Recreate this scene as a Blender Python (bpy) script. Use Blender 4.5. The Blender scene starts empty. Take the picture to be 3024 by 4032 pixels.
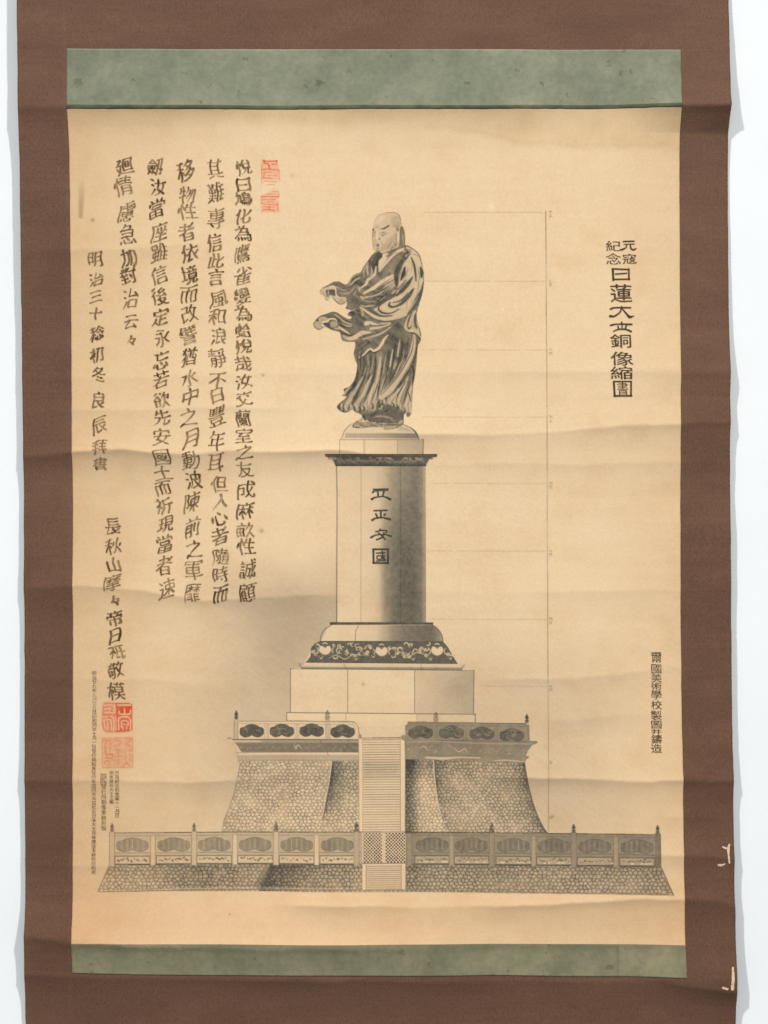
import bpy, math, random
import numpy as np

# ------------------------------------------------------------------ camera, world, lamps
S = 0.00025                      # metres per photo pixel (the photograph is 3024 x 4032)
CX, CY = 1512.0, 2016.0
def W(x, y, h):                  # photo pixel on the scroll plane + height off the wall (px) -> world
    return ((x - CX) * S, -h * S, (CY - y) * S)

sc = bpy.context.scene
D = 1.25
cam = bpy.data.cameras.new('camera')
cam.sensor_fit = 'VERTICAL'; cam.sensor_height = 24.0; cam.lens = 24.0 * D / (4032 * S)
cam.clip_start = 0.05; cam.clip_end = 30
co = bpy.data.objects.new('camera', cam); sc.collection.objects.link(co)
co.location = (0, -D - 0.009, 0); co.rotation_euler = (math.radians(90), 0, 0)
sc.camera = co

wd = bpy.data.worlds.new('World'); sc.world = wd; wd.use_nodes = True
bg = wd.node_tree.nodes['Background']
bg.inputs[0].default_value = (0.88, 0.95, 1.0, 1); bg.inputs[1].default_value = 0.38

def lamp(name, loc, target, power, size, col, spot=None, blend=1.0):
    l = bpy.data.lights.new(name, 'SPOT' if spot else 'AREA')
    l.energy = power; l.color = col
    if spot:
        l.spot_size = math.radians(spot); l.spot_blend = blend; l.shadow_soft_size = size
    else:
        l.shape = 'DISK'; l.size = size
    o = bpy.data.objects.new(name, l); sc.collection.objects.link(o)
    o.location = loc
    d = [t - p for t, p in zip(target, loc)]
    from mathutils import Vector
    o.rotation_euler = Vector(d).to_track_quat('-Z', 'Y').to_euler()
    return o
lamp('gallery_lamp', (-9.2, -9.2, 12.0), (0.00, 0, 0.0), 2580, 0.75, (1.0, 0.975, 0.945))
lamp('gallery_lamp', (9.4, -9.2, 12.0), (0.0, 0, 0.0), 2660, 0.75, (1.0, 0.975, 0.945))
lamp('ceiling_spot', (0.12, -1.35, 1.70), (0.0, 0, 0.12), 15, 0.05, (1.0, 0.93, 0.83), spot=27, blend=1.0)
sc.view_settings.view_transform = 'Standard'; sc.view_settings.look = 'None'
sc.view_settings.exposure = 0.0; sc.view_settings.gamma = 1.0
sc.view_settings.use_curve_mapping = False

# ------------------------------------------------------------------ numpy helpers
rng = np.random.default_rng(7)
def vnoise(x, y, scale, seed, scaley=None):
    sy = scaley or scale
    u = np.asarray(x, float) / scale + seed * 17.13; v = np.asarray(y, float) / sy + seed * 9.71
    iu = np.floor(u).astype(np.int64); iv = np.floor(v).astype(np.int64)
    fu = u - iu; fv = v - iv
    fu = fu * fu * (3 - 2 * fu); fv = fv * fv * (3 - 2 * fv)
    def h(a, b):
        n = (a * 374761393 + b * 668265263 + seed * 1442695041) & 0xffffffff
        n = ((n ^ (n >> 13)) * 1274126177) & 0xffffffff
        return ((n ^ (n >> 16)) & 0xffff) / 65535.0
    return (h(iu, iv) * (1 - fu) + h(iu + 1, iv) * fu) * (1 - fv) + (h(iu, iv + 1) * (1 - fu) + h(iu + 1, iv + 1) * fu) * fv
def fbm(x, y, scale, seed, octv=3, scaley=None):
    s = 0; a = 1; t = 0
    for i in range(octv):
        s = s + a * vnoise(x, y, scale / 2 ** i, seed + i * 3, (scaley or scale) / 2 ** i); t += a; a *= 0.5
    return s / t
def sstep(a, b, v):
    t = np.clip((v - a) / (b - a), 0, 1); return t * t * (3 - 2 * t)
def gau(v, m, s): return np.exp(-((v - m) / s) ** 2)

# ---- shape of the hanging scroll: height off the wall in px
GL = ([-200, 0, 400, 600, 1100, 1800, 2500, 3300, 3550, 3690, 3830, 4032, 4300], [50, 48, 43, 38, 34, 23, 22, 18, 15, 30, 16, 14, 14])
GR = ([-200, 0, 250, 420, 520, 700, 1300, 1470, 1560, 1950, 2060, 2400, 3200, 3500, 3700, 3850, 3960, 4100], [12, 15, 27, 42, 11, 9, 20, 36, 25, 24, 32, 27, 20, 24, 36, 43, 24, 20])
GM = ([-200, 1000, 2000, 3000, 4300], [34, 30, 32, 28, 26])
# creases: polyline (x,y), amplitude, width below, width above, (x fade in, out)
CREASES = [
    ([(0, 432), (700, 424), (1500, 428), (2300, 424), (2680, 424), (3024, 410)], 7.5, 70, 260, None),
    ([(60, 1000), (300, 985), (700, 962), (1000, 945)], 4.5, 60, 200, (0, 900)),
    ([(300, 1490), (800, 1478), (1500, 1470), (2300, 1462), (2900, 1458)], 3.4, 50, 160, (0, 3000)),
    ([(60, 1622), (500, 1612), (900, 1600), (1100, 1612)], 4.0, 55, 200, (0, 1250)),
    ([(60, 1802), (290, 1778), (480, 1766), (600, 1782), (760, 1786), (900, 1772), (1080, 1778), (1300, 1772), (1500, 1790)], 8.0, 60, 230, (0, 1640)),
    ([(1500, 1700), (1700, 1708), (1950, 1714), (2150, 1698), (2450, 1676), (2700, 1668), (2900, 1660)], 6.0, 60, 200, (1450, 3100)),
    ([(1700, 1830), (2000, 1822), (2300, 1828), (2600, 1812), (2900, 1826)], 3.5, 60, 160, (1700, 3100)),
    ([(60, 2320), (300, 2306), (560, 2320), (800, 2362), (1100, 2350), (1250, 2340)], 5.5, 65, 220, (0, 1400)),
    ([(1600, 2330), (1900, 2340), (2200, 2330), (2700, 2320), (2900, 2318)], 4.0, 60, 200, (1600, 3100)),
    ([(2000, 2672), (2200, 2672), (2420, 2652), (2560, 2640), (2640, 2620), (2720, 2650), (2900, 2650)], 4.8, 50, 190, (1900, 3100)),
    ([(60, 2680), (500, 2672), (900, 2690)], 2.8, 60, 160, (0, 900)),
    ([(2000, 2832), (2250, 2836), (2450, 2812), (2700, 2818), (2900, 2810)], 2.6, 40, 140, (2100, 3100)),
    ([(60, 3080), (400, 3072), (640, 3072), (760, 3078), (1000, 3068)], 6.4, 70, 220, (0, 1100)),
    ([(1900, 3052), (2200, 3062), (2400, 3066), (2550, 3076), (2700, 3066), (2900, 3078)], 6.6, 60, 220, (1850, 3100)),
    ([(60, 3228), (700, 3205), (1100, 3200)], 2.5, 60, 140, (0, 1000)),
    ([(60, 3408), (480, 3412), (900, 3418)], 4.0, 60, 160, (0, 700)),
    ([(2560, 3216), (2740, 3216), (2900, 3222)], 3.6, 40, 140, (2560, 3100)),
    ([(2600, 3318), (2760, 3322), (2900, 3318)], 2.8, 35, 120, (2560, 3100)),
    ([(2600, 3362), (2780, 3368), (2900, 3382)], 5.0, 50, 120, (2500, 3100)),
    ([(1200, 3560), (1800, 3568), (2200, 3560), (2480, 3534), (2700, 3540), (2800, 3545), (2900, 3568)], 6.2, 60, 200, (1100, 3100)),
    ([(60, 3686), (140, 3680), (280, 3704), (700, 3726), (1100, 3730), (1700, 3735)], 6.5, 60, 160, (0, 1900)),
    ([(60, 3840), (400, 3846), (1000, 3850), (1700, 3862), (2200, 3866), (2600, 3862), (2740, 3878), (2900, 3898)], 8.5, 90, 240, None),
    ([(60, 170), (200, 174), (400, 180), (900, 188)], 3.0, 50, 150, (0, 800)),
]
def height(x, y):
    x = np.asarray(x, float); y = np.asarray(y, float)
    gl = np.interp(y, *GL); gr = np.interp(y, *GR); gm = np.interp(y, *GM)
    u = np.clip((x - 90) / 2790, 0, 1)
    fl = (1 - sstep(0, 0.16, u)); fr = sstep(0.84, 1, u)
    h = gm * (1 - fl - fr) + gl * fl + gr * fr
    for k, (pl, a, wb, wa, fd) in enumerate(CREASES):
        px = [p[0] for p in pl]; py = [p[1] for p in pl]
        yc = np.interp(x, px, py) + 9 * (vnoise(x, x * 0, 130, 40 + k) - 0.5) + 4 * (vnoise(x, x * 0, 37, 60 + k) - 0.5)
        amp = (2.6 if a >= 5 else 1.2) * a * np.clip(0.25 + 1.3 * vnoise(x, x * 0, 420, 80 + k), 0.3, 1.1)
        if fd: amp = amp * sstep(fd[0] - 60, fd[0] + 160, x) * (1 - sstep(fd[1] - 260, fd[1] + 40, x))
        d = y - yc
        dd = np.sqrt(d * d + 36.0)
        prof = np.where(d > 0, np.exp(-(dd - 6.0) / wb), np.exp(-(dd - 6.0) / wa))
        h = h + amp * (prof + .13 * np.exp(-dd / 9.0))
    h = h + 1.8 * (fbm(x, y, 420, 5, 3, 110) - 0.5) + .6 * (fbm(x, y, 800, 8, 2, 45) - 0.5)
    return h
def leftm(y): return np.interp(y, [-200, 0, 600, 1800, 3500, 4032, 4300], [68, 70, 77, 90, 97, 95, 94]) + 2.0 * (vnoise(y, y * 0, 60, 3) - .5)
def rightm(y): return np.interp(y, [-200, 0, 1000, 1800, 2400, 3500, 4032, 4300], [2873, 2873.5, 2873, 2877, 2880, 2892, 2899, 2901]) + 2.0 * (vnoise(y, y * 0, 55, 4) - .5)
def leftp(y): return np.interp(y, [190, 430, 600, 1800, 3700, 3840], [266, 267, 273, 285, 284, 285]) + 1.6 * (vnoise(y, y * 0, 40, 5) - .5)
def rightp(y): return np.interp(y, [190, 430, 1400, 2400, 3500, 3720, 3850], [2680, 2680, 2681, 2681, 2694, 2698, 2701]) + 1.6 * (vnoise(y, y * 0, 45, 6) - .5)

# ------------------------------------------------------------------ objects
root = bpy.data.objects.new('hanging_scroll', None); sc.collection.objects.link(root)
root.location = (0, 0, (CY - 4250) * S)
root['label'] = 'brown hanging scroll with grey-green bands and a printed robed statue on a tall pedestal'
root['category'] = 'scroll'
bpy.context.view_layer.update()

def mesh_obj(name, verts, faces, mat, parent, colors=None, label=None, smooth=True, kind=None):
    me = bpy.data.meshes.new(name)
    v = np.asarray(verts, np.float32); f = np.asarray(faces, np.int32)
    me.vertices.add(len(v)); me.vertices.foreach_set('co', v.ravel())
    me.loops.add(f.size); me.loops.foreach_set('vertex_index', f.ravel())
    me.polygons.add(len(f)); me.polygons.foreach_set('loop_start', np.arange(len(f), dtype=np.int32) * f.shape[1])
    me.update(calc_edges=True)
    me.polygons.foreach_set('use_smooth', np.full(len(f), bool(smooth)))
    if colors is not None:
        at = me.color_attributes.new('tone', 'FLOAT_COLOR', 'POINT')
        c = np.ones((len(v), 4), np.float32); c[:, :3] = colors
        at.data.foreach_set('color', c.ravel())
    me.materials.append(mat); me.update()
    o = bpy.data.objects.new(name, me); sc.collection.objects.link(o)
    if parent is not None:
        o.parent = parent; o.matrix_parent_inverse = root.matrix_world.inverted() if parent is root else __import__('mathutils').Matrix.Identity(4)
    if label: o['label'] = label
    if kind: o['kind'] = kind
    return o

def grid_sheet(name, lx, rx, ty, by, nx, ny, off, mat, parent, tintf=None, thick=1.2, label=None):
    """a sheet of cloth or paper that follows the hang of the scroll, with real edges"""
    t = np.linspace(0, 1, ny + 1); s = np.linspace(0, 1, nx + 1)
    T, U = np.meshgrid(t, s, indexing='ij')
    # top/bottom edges may vary with x
    X0 = 0 * T
    y_top = ty(np.linspace(270, 2690, nx + 1)) if callable(ty) else np.full(nx + 1, float(ty))
    y_bot = by(np.linspace(270, 2690, nx + 1)) if callable(by) else np.full(nx + 1, float(by))
    Y = y_top[None, :] * (1 - T) + y_bot[None, :] * T
    X = lx(Y) * (1 - U) + rx(Y) * U
    H = height(X, Y) + off
    P = np.stack([(X - CX) * S, -H * S, (CY - Y) * S], -1)
    n = (ny + 1) * (nx + 1)
    idx = np.arange(n).reshape(ny + 1, nx + 1)
    F = np.stack([idx[:-1, :-1], idx[1:, :-1], idx[1:, 1:], idx[:-1, 1:]], -1).reshape(-1, 4)
    # rim going back by the thickness
    rim = np.concatenate([idx[0, :], idx[1:, -1], idx[-1, -2::-1], idx[-2:0:-1, 0]])
    back = P.reshape(-1, 3)[rim].copy(); back[:, 1] += thick * S
    bi = n + np.arange(len(rim))
    F2 = np.stack([rim, np.roll(rim, -1), np.roll(bi, -1), bi], -1)
    V = np.concatenate([P.reshape(-1, 3), back])
    col = None
    if tintf is not None:
        c = tintf(X, Y).reshape(-1, 3); col = np.concatenate([c, c[rim]])
    return mesh_obj(name, V, np.concatenate([F, F2]), mat, parent, col, label)

# ------------------------------------------------------------------ materials
def mat_new(name, rough=0.9):
    m = bpy.data.materials.new(name); m.use_nodes = True
    nt = m.node_tree; b = nt.nodes['Principled BSDF']
    b.inputs['Roughness'].default_value = rough
    b.inputs['Specular IOR Level'].default_value = 0.2
    return m, nt, b
def node(nt, t, **kw):
    n = nt.nodes.new(t)
    for k, v in kw.items(): setattr(n, k, v)
    return n
def mixc(nt, mode, fac, a, b):
    n = node(nt, 'ShaderNodeMix', data_type='RGBA', blend_type=mode)
    for sock, v in ((n.inputs[0], fac), (n.inputs[6], a), (n.inputs[7], b)):
        if hasattr(v, 'links'): nt.links.new(v, sock)
        else: sock.default_value = v
    return n.outputs[2]
def noise_fac(nt, scale, detail=4, vec=(1, 1, 1), rough=0.6):
    g = node(nt, 'ShaderNodeNewGeometry'); mp = node(nt, 'ShaderNodeMapping')
    mp.inputs['Scale'].default_value = vec
    nz = node(nt, 'ShaderNodeTexNoise'); nz.inputs['Scale'].default_value = scale
    nz.inputs['Detail'].default_value = detail; nz.inputs['Roughness'].default_value = rough
    nt.links.new(g.outputs['Position'], mp.inputs['Vector']); nt.links.new(mp.outputs[0], nz.inputs['Vector'])
    return nz.outputs['Fac']
def ramp(nt, fac, stops):
    r = node(nt, 'ShaderNodeValToRGB')
    e = r.color_ramp.elements
    while len(e) < len(stops): e.new(0.5)
    for el, (p, c) in zip(e, stops): el.position = p; el.color = (*c, 1) if len(c) == 3 else c
    nt.links.new(fac, r.inputs[0]); return r.outputs[0]
def bump(nt, b, h, strength, dist):
    n = node(nt, 'ShaderNodeBump'); n.inputs['Strength'].default_value = strength; n.inputs['Distance'].default_value = dist
    nt.links.new(h, n.inputs['Height']); nt.links.new(n.outputs[0], b.inputs['Normal'])

M_paper, nt, b = mat_new('aged_printed_paper', 0.88)
at = node(nt, 'ShaderNodeAttribute', attribute_name='tone')
g1 = ramp(nt, noise_fac(nt, 420, 5), [(0.3, (0.94, 0.935, 0.92)), (0.7, (1.035, 1.035, 1.04))])
g2 = ramp(nt, noise_fac(nt, 26, 4), [(0.3, (0.965, 0.935, 0.905)), (0.5, (1.0, 1.0, 1.0)), (0.72, (1.0, 1.025, 1.04))])
c = mixc(nt, 'MULTIPLY', 1.0, at.outputs['Color'], g1); c = mixc(nt, 'MULTIPLY', 1.0, c, g2)
nt.links.new(c, b.inputs['Base Color'])
bump(nt, b, noise_fac(nt, 300, 4), 0.25, 0.0004)

M_silk, nt, b = mat_new('brown_silk_mount', 0.75)
at = node(nt, 'ShaderNodeAttribute', attribute_name='tone')
g1 = ramp(nt, noise_fac(nt, 900, 3, (1.6, 1, 0.35)), [(0.3, (0.74, 0.74, 0.74)), (0.7, (1.18, 1.18, 1.18))])
g2 = ramp(nt, noise_fac(nt, 14, 5, (0.6, 1, 1.6)), [(0.3, (0.84, 0.82, 0.80)), (0.7, (1.10, 1.09, 1.10))])
c = mixc(nt, 'MULTIPLY', 1.0, at.outputs['Color'], g1); c = mixc(nt, 'MULTIPLY', 1.0, c, g2)
nt.links.new(c, b.inputs['Base Color'])
wv_ = noise_fac(nt, 1100, 2, (0.4, 1, 1.6)); cr_ = noise_fac(nt, 26, 5, (0.22, 1, 3.2), 0.7)
ma = node(nt, 'ShaderNodeMath', operation='MULTIPLY_ADD'); nt.links.new(cr_, ma.inputs[0]); ma.inputs[1].default_value = 1.9; nt.links.new(wv_, ma.inputs[2])
bump(nt, b, ma.outputs[0], 0.45, 0.0005)

M_green, nt, b = mat_new('grey_green_brocade_paper', 0.9)
at = node(nt, 'ShaderNodeAttribute', attribute_name='tone')
g1 = ramp(nt, noise_fac(nt, 160, 6, rough=0.7), [(0.30, (0.84, 0.85, 0.84)), (0.68, (1.10, 1.09, 1.09))])
g2 = ramp(nt, noise_fac(nt, 30, 5), [(0.33, (0.78, 0.82, 0.80)), (0.7, (1.12, 1.08, 1.08))])
g3 = ramp(nt, noise_fac(nt, 75, 3), [(0.30, (0.45, 0.48, 0.4)), (0.355, (1, 1, 1))])
c = mixc(nt, 'MULTIPLY', 1.0, at.outputs['Color'], g1); c = mixc(nt, 'MULTIPLY', 1.0, c, g2); c = mixc(nt, 'MULTIPLY', 0.55, c, g3)
nt.links.new(c, b.inputs['Base Color'])
bump(nt, b, noise_fac(nt, 260, 5), 0.4, 0.0006)

M_lining, nt, b = mat_new('bare_lining_paper', 0.9)
c = ramp(nt, noise_fac(nt, 500, 4), [(0.3, (0.50, 0.33, 0.22)), (0.65, (0.66, 0.50, 0.38))])
nt.links.new(c, b.inputs['Base Color'])

M_wall, nt, b = mat_new('white_painted_wall', 0.7)
c = ramp(nt, noise_fac(nt, 6, 4), [(0.3, (0.745, 0.768, 0.775)), (0.7, (0.775, 0.795, 0.80))])
nt.links.new(c, b.inputs['Base Color'])
bump(nt, b, noise_fac(nt, 240, 3), 0.12, 0.0006)

# ------------------------------------------------------------------ wall
n = 1.6
w = mesh_obj('wall', [(-n, 0, -n), (n, 0, -n), (n, 0, n), (-n, 0, n), (-n, .1, -n), (n, .1, -n), (n, .1, n), (-n, .1, n)],
             [(0, 1, 2, 3), (5, 4, 7, 6), (4, 0, 3, 7), (1, 5, 6, 2), (3, 2, 6, 7), (4, 5, 1, 0)], M_wall, None, smooth=False, kind='structure')
w['label'] = 'smooth white painted wall behind the hanging scroll'

# ------------------------------------------------------------------ colour of the bare paper (age, stains, printed grey sky)
PAPER = np.array([0.675, 0.494, 0.302])
def tint(x, y):
    x = np.asarray(x, float); y = np.asarray(y, float)
    c = np.ones(x.shape + (3,)) * PAPER
    def mul(a, col):                # a = amount 0..1, col = full strength multiplier
        nonlocal c
        c = c * (1 - a[..., None] * (1 - np.array(col)))
    n1 = fbm(x, y, 260, 11, 4); n2 = fbm(x, y, 90, 15, 3)
    # toning towards left, right and foot
    edge = np.clip(1 - (x - 280) / 800, 0, 1) ** 1.5 * 0.8 + np.clip((x - 2250) / 440, 0, 1) ** 1.6 * 0.45
    mul(np.clip(edge + 0.25 * (n1 - 0.5), 0, 1), (0.84, 0.76, 0.68))
    foot = sstep(2300, 3650, y)
    mul(foot * (0.7 + 0.5 * (n1 - 0.5)), (0.95, 0.91, 0.87))
    mul(gau(y, 3620, 150) * 0.6, (1.0, 0.91, 0.84))
    # brown water stain under the upper band
    ed = 505 + 80 * (fbm(x, x * 0, 230, 21, 3) - 0.5) + 55 * sstep(1750, 2150, x) - 15 * gau(x, 900, 400)
    mul((1 - sstep(ed - 35, ed + 35, y)) * (0.35 + 0.65 * n2) * 0.9, (0.84, 0.80, 0.72))
    rim = gau(y, ed + 4, 12) * (0.3 + 0.7 * n1) * sstep(1500, 1900, x)
    mul(rim * 0.5, (0.84, 0.78, 0.68))
    mul(sstep(0.60, 0.78, fbm(x, y, 150, 25, 3)) * sstep(1600, 2000, x) * (1 - sstep(560, 640, y)) * 0.5, (0.86, 0.84, 0.78))
    mul(sstep(0.55, 0.8, n2) * 0.22, (0.93, 0.9, 0.85))
    # grey printed sky around the monument, hatched with a diagonal pencil grain
    hat = vnoise(x * 0.80 + y * 0.6, y * 0.80 - x * 0.6, 60, 31, 6)
    cl = fbm(x, y, 520, 33, 4, 240)
    bl = np.interp(y, [1655, 1660, 1835, 1836, 2450, 2470, 2525, 2540, 2610, 2630, 2634, 2804, 2806, 2838, 2840, 2908, 2912, 2925, 2960, 2975, 3010, 3060, 3120, 3180, 3230, 3275], [1900, 1338, 1338, 1326, 1326, 1290, 1262, 1235, 1200, 1180, 1143, 1143, 1129, 1129, 921, 921, 900, 925, 940, 938, 944, 936, 922, 902, 882, 878])
    br = np.interp(y, [1655, 1660, 1835, 1836, 2450, 2470, 2525, 2540, 2610, 2634, 2638, 2812, 2814, 2846, 2850, 2914, 2918, 2930, 2960, 2975, 3000, 3065, 3125, 3185, 3280], [1200, 1667, 1667, 1675, 1675, 1712, 1745, 1765, 1802, 1826, 1867, 1866, 1873, 1873, 2082, 2084, 2112, 2095, 2070, 2072, 2066, 2074, 2089, 2107, 2150])
    wl = sstep(2050, 2330, y + 260 * (cl - 0.5)) * (1 - sstep(3150, 3420, y)) * sstep(620, 1050, x + 260 * (cl - 0.5))  * (1 - sstep(bl - 1, bl + 3, x))
    wl = wl * (0.55 + 0.55 * gau(y, 2420, 260) * gau(x, 1130, 260) + 0.14 * (hat - 0.5))
    wr = sstep(2350, 2800, y + 240 * (cl - 0.5)) * (1 - sstep(3230, 3420, y)) * sstep(br - 3, br + 1, x) * (1 - sstep(2200, 2640, x + 200 * (cl - .5)))
    wr = wr * (0.46 + 0.13 * (hat - 0.5))
    wu = gau(y, 1770 + 60 * cl, 150) * sstep(1720, 2000, x) * 0.20 + gau(y, 1500, 60) * sstep(1700, 2100, x) * .06 + gau(y, 1840, 70) * (1 - sstep(700, 1200, x)) * 0.22  # faint grey bands at crease height, strongest towards the side margins, not the sky
    mul(np.clip(wl + wr, 0, 1), (0.64, 0.655, 0.68)); mul(np.clip(wu, 0, 1), (0.80, 0.80, 0.80))
    # dirty mark at the left, small specks, pale scrapes
    m = sstep(308, 314, x) * (1 - sstep(326, 334, x + 0.05 * (y - 800))) * sstep(690, 790, y) * (1 - sstep(856, 864, y))
    mul(m * (0.35 + 0.65 * n2), (0.52, 0.48, 0.42))
    for (sx, sy, r, k) in ((365, 867, 7, .7), (1036, 1478, 6, .6), (1030, 2090, 9, .55), (2700 - 545, 1600, 4, .3), (1430, 2694, 6, .5), (2175, 3216, 8, .5), (1150, 690, 9, .3), (905, 3598, 4, .6), (640, 1420, 5, .25)):
        mul(np.exp(-((x - sx) ** 2 + (y - sy) ** 2) / r ** 2) * k, (0.3, 0.28, 0.25))
    for (sx, sy, rx, ry) in ((1935, 812, 10, 16), (1980, 1218, 6, 8), (1400, 860, 3, 3)):
        c = c * (1 + 0.10 * np.exp(-((x - sx) / rx) ** 2 - ((y - sy) / ry) ** 2))[..., None]
    # reddish bleed round the seals
    mul(np.exp(-(((x - 462) / 85) ** 2 + ((y - 2880) / 160) ** 2) ** 1.5) * 0.55, (1.0, 0.86, 0.82))
    # worn pale edge
    return c
def tint_silk(x, y):
    c = np.ones(np.shape(x) + (3,)) * np.array([0.133, 0.0680, 0.0405])
    n1 = fbm(x, y, 500, 41, 4); k = 0.93 + 0.14 * n1
    c = c * k[..., None]
    c = c * (1 - (0.06 * sstep(1500, 3900, y))[..., None])
    wear = (gau(x, leftm(y) + 4, 5) + gau(x, leftp(y) - 9, 6)*0.5) * vnoise(x, y, 14, 44, 40)
    c = c * (1 + 0.35 * wear)[..., None]
    return c
def tint_green(x, y):
    base = np.array([0.208, 0.216, 0.149])
    c = np.ones(np.shape(x) + (3,)) * base
    n1 = fbm(x, y, 300, 51, 4)
    blot = sstep(0.53, 0.60, fbm(x, y, 170, 52, 4)) * sstep(1700, 2200, x)
    c = c * (0.90 + 0.2 * n1)[..., None] * (1 + 0.12 * blot)[..., None]
    low = (y > 3000)
    c = np.where(low[..., None], c * np.array([0.93, 0.84, 0.74]), c)
    patch = low & (x > 2434)
    c = np.where(patch[..., None], c * np.array([1.10, 1.06, 1.06]), c)
    seam = gau(x, 2432, 4) * low + gau(x, 640, 3) * 0
    c = c * (1 - 0.25 * seam)[..., None]
    dk = low * gau(y, 3728, 14) * (0.4 + .6 * vnoise(x, y, 60, 55))
    return c * (1 - 0.18 * dk)[..., None]

mount = grid_sheet('silk_mount', leftm, rightm, -150, 4230, 300, 560, 0, M_silk, root, tint_silk, 2.4)
band1 = grid_sheet('green_band', leftp, rightp, lambda x: 195 + 0 * x + 3 * vnoise(x, x * 0, 200, 1), lambda x: 430 - 3 * np.clip((x - 1900) / 700, 0, 1) + 1.5 * vnoise(x, x * 0, 50, 2),
                   300, 40, 1.4, M_green, root, tint_green, 1.2)
band2 = grid_sheet('green_band', leftp, rightp, lambda x: 3709 + 9 * (x - 284) / 2400 + 2 * vnoise(x, x * 0, 40, 3), lambda x: 3830 + 15 * (x - 284) / 2400 + 3 * vnoise(x, x * 0, 300, 4),
                   300, 24, 1.4, M_green, root, tint_green, 1.2)
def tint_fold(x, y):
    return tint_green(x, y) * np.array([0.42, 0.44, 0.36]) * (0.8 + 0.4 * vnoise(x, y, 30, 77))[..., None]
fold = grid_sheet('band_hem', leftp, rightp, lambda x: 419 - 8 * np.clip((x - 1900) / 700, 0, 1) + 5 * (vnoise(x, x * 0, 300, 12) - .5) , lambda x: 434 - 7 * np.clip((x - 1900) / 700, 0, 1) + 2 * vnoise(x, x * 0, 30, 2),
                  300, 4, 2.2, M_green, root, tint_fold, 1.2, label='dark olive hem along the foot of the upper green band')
paper = grid_sheet('paper_sheet', lambda y: leftp(y) + 1, lambda y: rightp(y) - 1, lambda x: 430 + 0 * x - 4 * np.clip((x - 1900) / 700, 0, 1), lambda x: 3712 + 9 * (x - 284) / 2400, 400, 1050, 1.8, M_paper, root, tint, 1.4,
                   label='aged tan paper printed with the statue and brushed with columns of writing')
POFF = 1.8 + 0.35

# ------------------------------------------------------------------ the print: density canvases turned into meshes
def catmull(p, closed=False, n=6):
    p = np.asarray(p, float)
    if len(p) < 3 and not closed: return np.array([p[0] + (p[1] - p[0]) * t for t in np.linspace(0, 1, n)])
    if closed: q = np.concatenate([p[-1:], p, p[:2]])
    else: q = np.concatenate([2 * p[:1] - p[1:2], p, 2 * p[-1:] - p[-2:-1]])
    out = []
    for i in range(1, len(q) - 2):
        a, b_, c_, d = q[i - 1], q[i], q[i + 1], q[i + 2]
        for t in np.arange(n) / n:
            out.append(0.5 * (2 * b_ + (c_ - a) * t + (2 * a - 5 * b_ + 4 * c_ - d) * t * t + (3 * b_ - a - 3 * c_ + d) * t ** 3))
    if not closed: out.append(p[-1])
    return np.array(out)

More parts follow.
